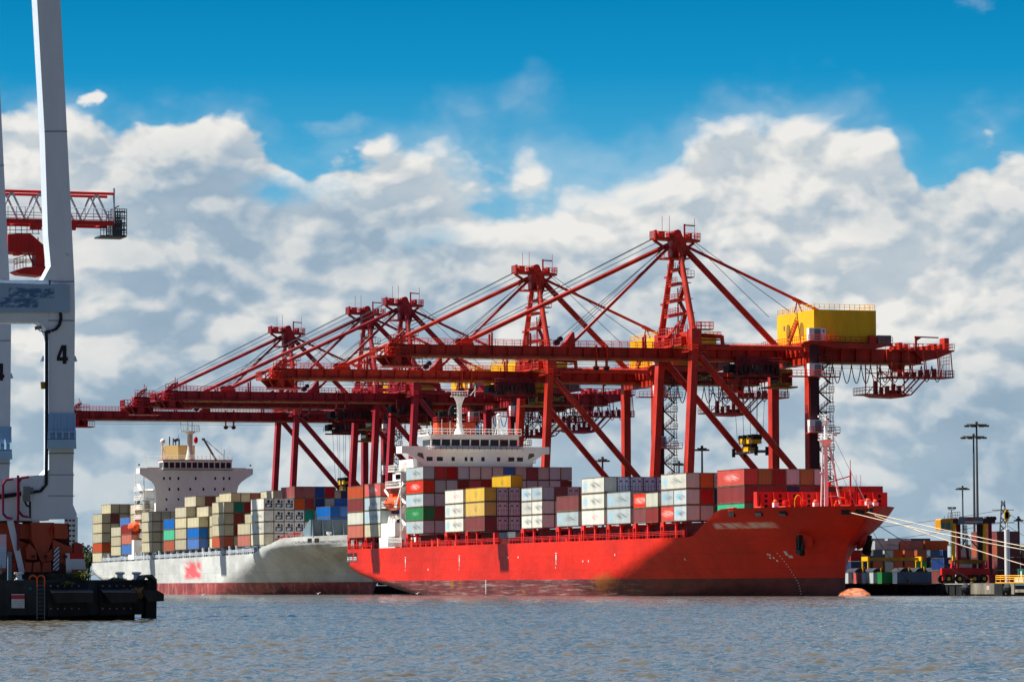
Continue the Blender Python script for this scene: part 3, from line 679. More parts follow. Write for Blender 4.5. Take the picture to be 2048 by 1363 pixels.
wm = MB(); wm.pipe([(-1.6+1.1*cos(a), 192, 14.7+1.2*sin(a)) for a in np.linspace(0, pi, 9)], .16); wm.box(-2.9, -.3, 191.8, 192.2, 14.2, 14.9); wm.build('hose_reel', lifeo, SH)
# fairleads in the bulwark, anchors with pockets
def to_px(p):
    q = p-Vector((0, 0, CAMH)); d_ = q.dot(_fw); return 1024+F*q.dot(RT)/d_
def rail_u(x, z=13.4):
    return min([float(q_) for q_ in np.arange(165, 206.4, .1)], key=lambda u: abs(to_px(W(u, red_half(u, z), z))-x))
for xx in (1464, 1518, 1568, 1694, 1724, 1744):
    u = float(rail_u(xx)); v = 0
    hb = red_half(u, 13.6); hb2 = red_half(u+.5, 13.6); fl = MB()
    dv = Vector((hb2-hb, .5, 0)).normalized(); nn = Vector((dv.y, -dv.x, 0)); c = Vector((hb, u, 13.45))
    fl.beam(c-nn*.25-dv*.7, c-nn*.25+dv*.7, .6, 1.0, 1); fl.beam(c+Vector((0, 0, .75))-dv*.75-nn*.2, c+Vector((0, 0, .75))+dv*.75-nn*.2, .7, .55, 0)
    fl.build('fairlead', [paint('fairlead_pink_red', (232, 96, 80), .5), dark], SH)
for s_ in (1, -1):
    am = MB(); u = 192.2; v = red_half(u, 9.4); o_ = Vector((s_*v, u, 9.4)); out = Vector((s_*.88, .36, -.3)).normalized()
    am.lathe([(0, 0), (1.5, 0), (1.75, .3), (1.25, 1.0), (.55, 1.25), (0, 1.25)], (0, 0, 0), 18, 0)
    ob = am.build('anchor_pocket', redhull if False else shipred, SH, smooth=True, loc=o_-out*.55); ob.rotation_euler = out.to_track_quat('Z', 'Y').to_euler(); ob.scale = (1, 1.25, 1)
    an = MB(); an.beam((0, 0, 1.3), (0, 0, -1.3), .55, .55); an.beam((0, -1.0, -1.4), (0, 1.0, -1.4), .8, .9); an.beam((0, -.9, -1.1), (-.1*s_, -1.5, 1.2), .5, .5, w2=.12, h2=.12); an.beam((0, .9, -1.1), (-.1*s_, 1.5, 1.0), .5, .5, w2=.12, h2=.12)
    ob = an.build('anchor', dark, SH, loc=o_+out*.95+Vector((0, 0, -.6))); ob.rotation_euler = (radians(-14), radians(8*s_), 0)
# marks on the hull
dk = MB()
def mark(u, z, w_, h_, mi=0, s_=1):
    v = red_half(u, z); v2 = red_half(u+w_, z); v3 = red_half(u, z+h_); v4 = red_half(u+w_, z+h_); e_ = .03
    dk.add([(v+e_, u, z), (v2+e_, u+w_, z), (v4+e_, u+w_, z+h_), (v3+e_, u, z+h_)], [(0, 1, 2, 3)], mi)
for u in (41, 100, 4): 
    mark(u, 6.6, .5, .9); mark(u-.2, 7.7, .9, .12); mark(u+.15, 5.6, .2, 1.0); mark(u-.1, 5.0, .25, .25)
for u in (72, 78, 115, 118, 160, 20, 132): mark(u, 7.0-(u % 3), .35, .35)
for k in range(8): mark(58.0, .35+.34*k, .5, .2)
for k in range(16): u_ = float(rail_u(1560+20*min(1, k/12), 6.2)); mark(u_, 6.9-.44*k, .2, .14)
u_ = float(rail_u(1572, 6.6)); mark(u_, 6.6, .6, .7); mark(u_+.4, 6.2, .9, .4)
u_ = float(rail_u(1536, 6.6))
for a, b_ in ((0, 0), (1, 0), (.5, .6), (1.5, -.6), (0, .7)): mark(u_+a*.8, 6.1+b_*.8, .35, .3)
dk.build('hull_marks', paint('mark_white', (225, 220, 215), .6, var=.2), SH)
pw = MB()
for u0, w_ in ((-39.2, 1.0), (-37.4, 2.1), (-34.2, 2.1)):
    pw.box(15.5, 16.16, u0, u0+w_, 7.2, 9.0, 0); pw.rail([(16.2, u0, 7.25), (16.2, u0+w_, 7.25)], .8, .6, .06, mi=1)
pw.build('stern_opening', [dark, white], SH)
# red ship accommodation and bridge
AC = MB(); AC.box(-12.6, 12.6, -12, 1.2, 9.8, 28.2, 0)
fas = [(16.1, 30.75), (16.1, 29.25), (14.9, 29.2), (12.4, 27.6), (10.6, 25.9), (10.0, 25.4), (-10.0, 25.4), (-10.6, 25.9), (-12.4, 27.6), (-14.9, 29.2), (-16.1, 29.25), (-16.1, 30.75)]
AC.prism([(v, 1.25, z) for v, z in fas][::-1], (0, .5, 0), 0); AC.box(-16.1, 16.1, -2.4, 1.25, 29.3, 29.6, 0); AC.box(15.8, 16.1, -2.4, 1.25, 29.6, 30.7, 0); AC.box(-16.1, -15.8, -2.4, 1.25, 29.6, 30.7, 0)
AC.box(12.6, 16.1, -8.5, -4, 25.6, 25.8, 0); AC.box(12.6, 15.6, -12, 0, 22.3, 22.55, 0); AC.box(12.6, 15.8, -15, -3, 18.2, 18.4, 0)
acc = AC.build('accommodation', shipwhite, SH)
for v, w_, d_ in ((9.9+.2, 1.3, 0), (7.9, 1.3, 0), (5.0, .7, 0), (2.2, .6, 0), (.95, .6, 0), (-1.5, .7, 0), (-4.9, .7, 0), (-7.7, 1.3, 0), (-9.6, 1.3, 0)):
    x_ = MB(); x_.box(v-w_/2, v+w_/2, 1.74, 1.79, 27.7, 28.55, 0); x_.build('window', glass, acc)
for s_ in (1, -1):
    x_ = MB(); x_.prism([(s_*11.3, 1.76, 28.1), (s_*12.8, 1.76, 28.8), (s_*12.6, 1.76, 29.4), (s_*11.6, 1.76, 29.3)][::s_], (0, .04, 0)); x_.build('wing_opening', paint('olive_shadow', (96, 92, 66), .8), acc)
WH = MB(); WH.box(-9.3, 9.9, -5, 2.0, 29.6, 30.9, 0); WH.box(-9.3, 9.9, -5, 2.0, 32.2, 33.0, 0); WH.box(-9.8, 10.5, -5.5, 2.5, 33.0, 33.25, 0); WH.box(-9.0, 9.6, -4.8, 1.7, 30.9, 32.2, 1)
for v in np.linspace(-9.2, 9.8, 10): WH.beam((v, 1.9, 30.9), (v, 2.05, 32.2), .28, .25)
WH.box(-9.9, 10.4, 2.0, 2.9, 30.1, 30.2, 0); WH.rail([(-9.9, 2.9, 29.9), (10.4, 2.9, 29.9)], .9, 1.2, .05, mi=2)
wh = WH.build('wheelhouse', [shipwhite, glass, galv], SH)
TP = MB(); TP.rail([(-9.7, 2.4, 33.25), (10.4, 2.4, 33.25), (10.4, -5.3, 33.25)], 1.1, 1.0, .05)
TP.rail([(12.7, -3.9, 25.8), (16, -3.9, 25.8), (16, -8.4, 25.8)], 1.1, .8, .05); TP.rail([(12.7, 0, 22.55), (15.6, 0, 22.55), (15.6, -12, 22.55)], 1.1, .8, .05); TP.rail([(15.8, -3, 18.4), (15.8, -15, 18.4)], 1.1, .8, .05)
TP.build('deck_railing', shipwhite, SH)
LB = MB(); LB.box(12.6, 15.8, -6, 0, 23.6, 25.3, 0); LB.box(15.8, 15.85, -3.6, -.2, 24.0, 25.0, 1); LB.box(12.8, 15.9, -16, -4, 9.8, 15.0, 0)
for k in range(4): LB.beam((15.85, -3.2+.8*k, 24.1), (15.9, -3.0+.8*k, 24.9), .3, .12, 1)
for k in range(3): LB.beam((14.5, -13+2*k, 15.0), (14.5, -12+2*k, 16.8), .5, .7)
LB.ball((14.6, -6, 16.3), .55, 10); LB.tube((15.6, -14.6, 9.8), (15.6, -14.6, 22.4), .16, n=6); LB.tube((15.6, -.6, 9.8), (15.6, -.6, 25), .14, n=6); LB.beam((15.5, -13, 22), (15.5, -4, 18.2), .25, .4); LB.beam((15.5, -1, 22), (15.5, -5, 18.2), .2, .3)
for k in range(7): LB.beam((14.2, -5+3*(k % 2), 25.4-2.2*k), (14.2, -2-3*(k % 2), 27.4-2.2*k), .9, .12)
LB.box(15.0, 15.9, -9, -4, 10.0, 12.2, 2); LB.rail([(15.95, -9, 10.0), (15.95, 1, 10.0)], 1.8, .7, .05, mi=0, bars=4)
LB.build('side_house', [shipwhite, dark, galv], SH)
lb = MB(); prof = [(0, -4.1), (.8, -3.8), (1.35, -2.6), (1.5, 0), (1.4, 2.4), (.9, 3.6), (0, 4.0)]
lb.lathe(prof, (14.9, -8.2, 19.1), 14, 0, ax=1); lb.box(14.1, 15.7, -9.4, -6.6, 20.3, 21.1, 0); lb.beam((16.32, -11.6, 19.0), (16.32, -5.2, 19.0), .1, .14, 1); lb.box(16.0, 16.25, -9.6, -9.0, 19.6, 20.0, 1)
lb.build('lifeboat', [lifeo, dark], SH, smooth=True)
MS = MB(); MS.lathe([(1.3, 33.25), (.7, 34.6), (.55, 36), (.5, 39.2), (.75, 40.2), (1.2, 41.2), (1.2, 41.35), (0, 41.35)], (2.6, -1.5, 0), 12, 0)
MS.beam((.9, -1.5, 41.3), (4.4, -1.5, 41.3), .9, .15); MS.rail([(.9, -1.0, 41.35), (4.4, -1.0, 41.35)], 1.0, .6, .05); MS.tube((2.6, -1.5, 41.3), (2.6, -1.5, 44.8), .22, r2=.1, n=8, mi=1); MS.beam((1.6, -1.5, 43.4), (3.6, -1.5, 43.4), .12, .12, 1)
MS.beam((-.6, -1.5, 43.9), (-3.2+.4, -1.5, 43.9), .2, .22, 2); MS.beam((5.6, -1.5, 42.3), (3.6, -1.5, 42.4), .18, .18, 0); MS.tube((-.8, -1.5, 41.3), (-.9, -1.5, 43.9), .09, n=6)
MS.beam((.2, -1.5, 41.5), (-.9, -1.5, 42.8), .14, .14)
for zz in (35.2, 36.5, 37.8, 38.8): MS.beam((1.6, -1.5, zz), (3.6, -1.5, zz), .4, .1)
MS.build('radar_mast', [shipwhite, dark, paint('radar_blue', (70, 110, 170))], SH, smooth=True)
for v, u, r_, z in ((-5.5, 0, .55, 37.2), (-6.7, .5, .3, 34.9)):
    rd = MB(); rd.ball((v, u, z), r_, 14); rd.tube((v, u, 33.2), (v, u, z-r_*.8), r_*.45, n=8)
    for q in (-1, 1): rd.tube((v+q*.9, u, 33.2), (v, u, z-r_), .07, n=5)
    rd.build('radome', shipwhite, SH, smooth=True)
ae = MB()
for v, h_ in ((9.8, 35.8), (7.4, 36.4), (5.6, 36), (-1.5, 35.6), (-3.6, 36.6), (-8.6, 35.8)): ae.tube((v, 1.6, 33.2), (v, 1.6, h_), .05, n=4)
ae.box(-1.2, -.6, -.5, .1, 33.3, 35.2, 1)
ae.build('aerials', [shipwhite, mark_m], SH)
FN = MB(); FN.prism([(-8.6, -30, 14), (-8.6, -25.4, 14), (-2.2, -25.4, 14), (-.4, -27, 14), (-.4, -30, 14)], (0, 0, 22.9), 0)
FN.rail([(-.4, -30, 36.9), (-.4, -27, 36.9), (-2.2, -25.4, 36.9), (-8.6, -25.4, 36.9)], 1.1, 1.0, .06, 2)
for v, r_, h_ in ((-1.3, .42, 39.3), (-2.0, .42, 39.5), (-2.7, .4, 39.5), (-6.4, .35, 38.8)): FN.tube((v, -28, 36.9), (v, -28, h_), r_, n=12, mi=1)
FN.tube((-4.4, -28, 36.9), (-4.5, -28, 39.6), 1.15, n=16, mi=1); FN.ball((-4.5, -28, 39.6), 1.15, 14, 1); FN.box(-5.2, -4.5, -28.2, -27.6, 39.4, 40.6, 3)
FN.build('funnel', [paint('funnel_orange', (222, 84, 46), .45, var=.08), dark, shipred, mark_m], SH, smooth=True)
st = MB(); st.tube((.1, my, 28.4), (0, 206, 14.5), .05, n=4); st.tube((.1, my, 25.2), (-2, 197, 14.4), .04, n=4)
st.build('mast_stays', cable, SH)
# ------------------------------------------------------------------ grey ship
GO = -286.0
def g_nose(z): return lerp_tab(z, [(-2, -77), (3, -76), (6, -74.5), (10.8, -66), (14.5, -58)])
def g_stern(z): return lerp_tab(z, [(-2, -283), (0.5, -288), (2.5, -296), (4.5, -303), (6, -306), (14, -307)])
def g_half(U, z):
    z = min(z, 10.9); nz_ = g_nose(z); Uf = lerp_tab(z, [(-2, -178), (0, -165), (4.5, -143), (9.5, -119), (10.9, -108)]); p = lerp_tab(z, [(0, 1.6), (10.9, 1.9)]); q = lerp_tab(z, [(0, .92), (7, .85), (10.9, .62)]); b = B
    if U > Uf: b = B*max(0, 1-min(1, (U-Uf)/(nz_-Uf))**p)**q
    s0 = g_stern(z); Ua = s0+lerp_tab(z, [(-2, 60), (0, 45), (2, 26), (4.2, 14), (6, 8), (9.8, 6)])
    if U < Ua: s_ = (Ua-U)/(Ua-s0); e = lerp_tab(z, [(-2, .0), (0, .05), (2, .35), (4.2, .7), (6, .85), (10, .9)]); b *= e+(1-e)*max(0, 1-s_**2.2)**.8
    return b
def g_top(U, k):
    if k == 0: return 9.4
    return lerp_tab(U, [(-300, 8.55), (-124, 9.55), (-120, 9.7), (-113.4, 11.1), (-105.4, 11.7), (-97.5, 13.0), (-72, 13.4), (-58, 13.9)])
SG = thing('container_ship', 'pale grey container ship with white bridge, moored behind the red ship', 'ship', W(0, 0, 0))
mb, _ = hull_mesh((-307, -190), 15, g_top, g_stern, g_nose, g_half)
mb.build('hull', greyhull, SG, smooth=True)
mb = MB(); mb.box(-13.4, 13.4, -290, -116, 8.0, 9.9)
for (U0, z0, h, rows, f) in grey[1:-1]: mb.box(-12.9, 12.9, U0+.3, U0+11.9, 9.9, z0-.1)
mb.build('hatch_coaming', paint('coaming_grey', (70, 72, 78), .6, var=.3), SG)
for U in np.arange(-289, -117, 6.8):
    zt = g_top(U, 1)
    for s_ in (1, -1): pm = MB(); pm.box(s_*15.5-.2, s_*15.5+.2, U-.35, U-.1, zt, zt+2.1); pm.box(s_*15.5-.2, s_*15.5+.2, U+.35, U+.6, zt, zt+2.1); pm.box(s_*15.5-.2, s_*15.5+.2, U-.35, U+.6, zt+1.85, zt+2.2); pm.build('lashing_post', lgrey, SG)
rm = MB()
for s_ in (15.85, -15.85): rm.rail([(s_, U, g_top(U, 1)) for U in (-300, -250, -200, -150, -120)], 1.1, 1.9, .06, bars=3)
rm.build('deck_railing', lgrey, SG)
pw = MB(); pw.box(13.6, 15.2, -305.3, -300, 5.6, 8.2, 0)
for u in (-304, -302.6, -301): pw.box(15.2, 15.4, u, u+.3, 5.2, 8.4, 1)
pw.build('stern_opening', [dark, white], SG)
fm = MB(); yb = -84
fm.box(-15, 12.0, yb, yb+.3, 13.0, 17.0, 0); fm.prism([(12.0, yb, 13.2), (12.0, yb+.3, 17.0), (12.0, yb-1, 17.0), (12.0, yb-10, 13.2)], (.2, 0, 0), 0)
for k in range(12): fm.prism([(12-2.4*k, yb+.3, 13), (12-2.4*k, yb+1.6, 13), (12-2.4*k, yb+.4, 17)], (-.2, 0, 0), 0)
for v in (9, 3): fm.lathe([(.35, 0), (.35, .5), (.6, .6), (.6, 1.1), (0, 1.1)], (v, -80, 13.1), 10, 1)
fm.rail([(13.2, -112, 11.7), (13.6, -99, 12.9), (12.5, -90, 13.2)], 1.1, 1.4, .05, mi=2)
fm.build('breakwater', [paint('breakwater_grey', (104, 124, 132), .5, var=.1), white, redpaint], SG)
for u in (-84.0, -81.3, -69.5, -67.0):
    z_ = 12.35; hb = g_half(u, 12); fl = MB(); dv = Vector((g_half(u+.5, 12)-hb, .5, 0)).normalized(); nn = Vector((dv.y, -dv.x, 0)); c = Vector((hb, u, z_))
    fl.beam(c-nn*.22-dv*.8, c-nn*.22+dv*.8, .6, .8, 0); fl.build('fairlead', dark, SG)
AC = MB(); AC.box(-11.1, 11.1, -258, -244.6, 9, 28, 0)
out = [(15.5, 33.45), (15.5, 31.9), (13.4, 30.6), (12.3, 29.8), (11.5, 28.8), (11.15, 27.4), (11.1, 9.5)]
out = out+[(-v, z) for v, z in out[::-1]]
AC.prism([(v, -244.6, z) for v, z in out][::-1], (0, .5, 0), 0); AC.box(-15.5, 15.5, -248.5, -244.6, 32.0, 32.3, 0); AC.box(15.2, 15.5, -248.5, -244.6, 32.3, 33.4, 0); AC.box(-15.5, -15.2, -248.5, -244.6, 32.3, 33.4, 0)
AC.box(9.6, 13.4, -244.6, -244.3, 33.45, 33.6, 1); AC.box(-13.6, -9.6, -244.6, -244.3, 33.45, 33.6, 1)
acc = AC.build('accommodation', [shipwhite, paint('rail_rust_red', (176, 70, 40), .6)], SG)
for y_, xs, hh in ((956, (328, 340, 357, 391.5, 430.6, 447.6, 459), 1.0), (977.6, (339, 357, 380.5, 407, 430, 447.6), 1.0), (998, (333, 357, 380), .8), (1018, (333, 356), .8)):
    for x_ in xs:
        v, z = onU(x_, y_, -244); q = MB(); q.box(v-.24, v+.24, -244.12, -244.05, z-hh*.38, z+hh*.38); q.build('window', glass, acc)
WH = MB(); WH.box(-9.6, 9.3, -249, -243.6, 33.0, 33.5, 0); WH.box(-9.6, 9.3, -249, -243.6, 35.0, 35.5, 0); WH.box(-9.7, 9.4, -249.2, -243.4, 35.5, 35.72, 2); WH.box(-9.4, 9.1, -248.8, -243.8, 33.5, 35.0, 1)
for v in np.linspace(-9.45, 9.15, 13): WH.box(v-.13, v+.13, -243.85, -243.65, 33.5, 35.0, 0)
WH.box(-9.7, 9.4, -243.6, -243.1, 32.9, 33.1, 3)
WH.build('wheelhouse', [shipwhite, glass, acc.data.materials[1], galv], SG)
FN = MB(); FN.box(-2.4, 2.2, -262, -256, 20, 40.0, 0); FN.prism([(2.2, -256, 20), (5.4, -259, 20), (5.4, -262, 20), (2.2, -262, 20)], (0, 0, 20.0), 0)
for v, h_ in ((3.9, 42.4), (2.9, 42), (2.2, 41.4), (1.2, 41.8), (-2.0, 41.8)): FN.tube((v, -259, 40), (v, -259, h_), .16, n=8, mi=1)
FN.ball((-1.2, -250, 41.2), .75, 12, 3, sc=(.8, .5, 1.3)); FN.add([(3.1, -252, 41.8), (4.4, -252, 41.4), (4.3, -252, 40.6), (3.1, -252, 41.0)], [(0, 1, 2, 3), (3, 2, 1, 0)], 2); FN.tube((3.1, -252, 39), (3.1, -252, 42.6), .05, n=5, mi=1)
FN.build('funnel', [tan_, dark, mark_m, redpaint], SG)
MS = MB(); MS.lathe([(1.35, 35.7), (.9, 37.5), (.6, 39.4), (.75, 40), (.75, 42.6), (1.6, 43.3), (1.6, 43.45), (0, 43.45)], (.9, -248, 0), 12, 0); MS.beam((-1.6, -248, 43.4), (3.6, -248, 43.4), 1.4, .14)
MS.rail([(-1.6, -247.3, 43.45), (3.6, -247.3, 43.45)], 1.3, .7, .06)
for v in (.3, 1.5): MS.tube((v, -248, 43.4), (v, -248, 48.0), .09, n=5, mi=1)
for zz, w_ in ((45.0, 2.4), (46.2, 2.4), (47.2, 1.2), (48.0, 2.4)): MS.beam((.9-w_, -248, zz), (.9+w_, -248, zz), .08, .1, 1)
MS.tube((3.3, -248, 43.4), (3.6, -248, 46.6), .12, n=5, mi=0); MS.tube((-1.5, -248, 43.4), (-1.5, -248, 45.4), .08, n=5, mi=0); MS.box(.5, 1.3, -247.4, -247.1, 36, 36.6, 2)
MS.build('radar_mast', [paint('mast_pale_green', (196, 212, 200), .5, var=.12), hivis, paint('mast_green', (60, 150, 120))], SG, smooth=True)
RD = MB(); RD.ball((8.6, -247, 40.6), .68, 14, sc=(1, 1, 1.2)); RD.tube((8.6, -247, 35.7), (8.6, -247, 39.8), .2, n=6); RD.tube((7.6, -247, 35.7), (8.5, -247, 39.2), .07, n=5); RD.tube((9.2, -247, 37.8), (9.2, -247, 39.6), .05, n=4)
for k in range(5): RD.beam((8.1, -247, 36.3+.7*k), (9.1, -247, 36.3+.7*k), .08, .08)
RD.build('radome', white, SG, smooth=True)
CR = MB(); CR.beam((-6.1, -247, 35.7), (-2.6, -247, 41.4), .34, .5); CR.box(-2.9, -2.2, -247.3, -246.7, 41.0, 41.6); CR.tube((-2.8, -247, 41.2), (-8.3, -247, 37.0), .05, n=4); CR.tube((-3.4, -247, 41.0), (-8.3, -247, 36.6), .05, n=4); CR.tube((-8.3, -247, 35.7), (-8.3, -247, 38.6), .08, n=5)
CR.build('davit_crane', galv, SG)
RL = MB(); RL.rail([(-9.6, -243.6, 35.7), (9.3, -243.6, 35.7)], 1.1, 1.2, .05)
for v, h_ in ((13.6, 37), (13.2, 36.6), (-4.2, 38), (-7.2, 40.4), (-9.4, 38)): RL.tube((v, -246, 33.4), (v, -246, h_), .06, n=4)
RL.tube((13.4, -246, 36.6), (7.0, -246, 36.7), .03, n=4)
for v in (15.6, -14.9): RL.tube((v, -244.5, 33.4), (v, -244.5, 34.0), .05, n=4); RL.ball((v, -244.5, 34.3), .28, 8, 1)
RL.build('deck_railing', [white, paint('lamp_green', (20, 90, 70), .4)], SG)
SD = MB()
for z_ in (12.6, 15, 17.5, 20, 22.5, 25, 27.5): SD.box(11.1, 14.0, -258, -247, z_, z_+.15, 0); SD.rail([(14.0, -258, z_), (14.0, -247, z_)], 1.1, 1.2, .05)
for u in (-257.6, -247.3): SD.tube((13.6, u, 9), (13.6, u, 32), .16, n=6)
SD.box(12.2, 15.9, -256, -249, 9.2, 14.4, 0)
for k in range(6): SD.beam((13, -257+4*(k % 2), 14.4+2.5*k), (13, -253-4*(k % 2), 16.9+2.5*k), .8, .12)
SD.build('side_house', shipwhite, SG)
lb = MB(); lb.lathe([(0, -3.4), (.8, -3.1), (1.3, -2), (1.4, 0), (1.3, 2), (.8, 3.1), (0, 3.4)], (14.9, -253.5, 17.9), 12, 0, ax=1); lb.build('lifeboat', lifeo, SG, smooth=True)

# a deckhand on the grey ship
def person(label, loc, rz, shirt, trousers):
    T = thing('person', label, 'person', loc, rz)
    js = [((0, 0, .95), .15, .11), ((0, 0, 1.2), .15, .1), ((0, 0, 1.42), .17, .1), ((0, 0, 1.52), .06, .06), ((0, .02, 1.66), .1, .11), ((0, .02, 1.76), .08, .09),
          ((.2, 0, 1.42), .06, .06), ((.27, .02, 1.15), .045, .045), ((.25, .12, .92), .035, .035), ((-.2, 0, 1.42), .06, .06), ((-.27, .02, 1.15), .045, .045), ((-.25, .1, .92), .035, .035),
          ((.1, 0, .88), .09, .09), ((.11, .01, .48), .065, .065), ((.12, -.02, .08), .045, .045), ((.12, .12, .04), .04, .035), ((-.1, 0, .88), .09, .09), ((-.11, .03, .48), .065, .065), ((-.12, 0, .08), .045, .045), ((-.12, .14, .04), .04, .035)]
    ed = [(0, 1), (1, 2), (2, 3), (3, 4), (4, 5), (2, 6), (6, 7), (7, 8), (2, 9), (9, 10), (10, 11), (0, 12), (12, 13), (13, 14), (14, 15), (0, 16), (16, 17), (17, 18), (18, 19)]
    me = bpy.data.meshes.new('body'); me.from_pydata([j[0] for j in js], ed, []); o = bpy.data.objects.new('body', me); C.objects.link(o); o.parent = T
    md = o.modifiers.new('skin', 'SKIN'); lay = me.skin_vertices[0] if me.skin_vertices else None
    if lay is None:
        bm = bmesh.new(); bm.from_mesh(me); bm.verts.layers.skin.verify(); bm.to_mesh(me); bm.free(); lay = me.skin_vertices[0]
    for i, j in enumerate(js): lay.data[i].radius = (j[1], j[2])
    lay.data[0].use_root = True
    o.modifiers.new('sub', 'SUBSURF').levels = 1
    def ex(g, tc, colr):
        x, y, z = g.sep(tc.outputs['Object']); c1 = g.mix(g.ss(z, .92, .95), lin(trousers), lin(shirt)); return g.mix(g.ss(z, 1.5, 1.53), c1, lin((190, 140, 110)))
    me.materials.append(paint('work_clothes', shirt, .8, extra=ex))
    b = MB(); b.lathe([(.13, 1.7), (.13, 1.74), (.115, 1.8), (.06, 1.85), (0, 1.86)], (0, .02, 0), 12); b.build('helmet', white, T, smooth=True)
uu, zz = onV(313, 1098, 15.0)
person('person in a hi-vis yellow shirt standing on the grey ship side deck', W(uu, 15.0, g_top(uu, 1)), RZ-1.2, (214, 240, 30), (30, 36, 60))
def gull(x, y, label):
    v = ray(x, y); t = (CAMH-.1)/(-v.z); p = v*t; T = thing('seagull', label, 'bird', (p.x, p.y, .05), .8, 'seagulls over the water')
    b = MB(); b.lathe([(0, -.24), (.06, -.18), (.1, -.02), (.08, .12), (.05, .2), (.055, .26), (0, .3)], (0, 0, .28), 10, ax=1)
    b.build('body', white, T, smooth=True); b = MB()
    for s_ in (1, -1): b.add([(s_*.05, .08, .32), (s_*.05, -.08, .32), (s_*.3, -.05, .52), (s_*.3, .07, .52), (s_*.62, -.12, .6), (s_*.6, -.02, .6)], [(0, 1, 2, 3), (3, 2, 4, 5), (3, 2, 1, 0), (5, 4, 2, 3)])
    b.build('wings', white, T)
gull(636, 1189, 'white seagull low over the water below the grey ship stem'); gull(834, 1189, 'white seagull low over the water below the red ship stern'); gull(405, 1192, 'white seagull low over the water beside the near wharf')
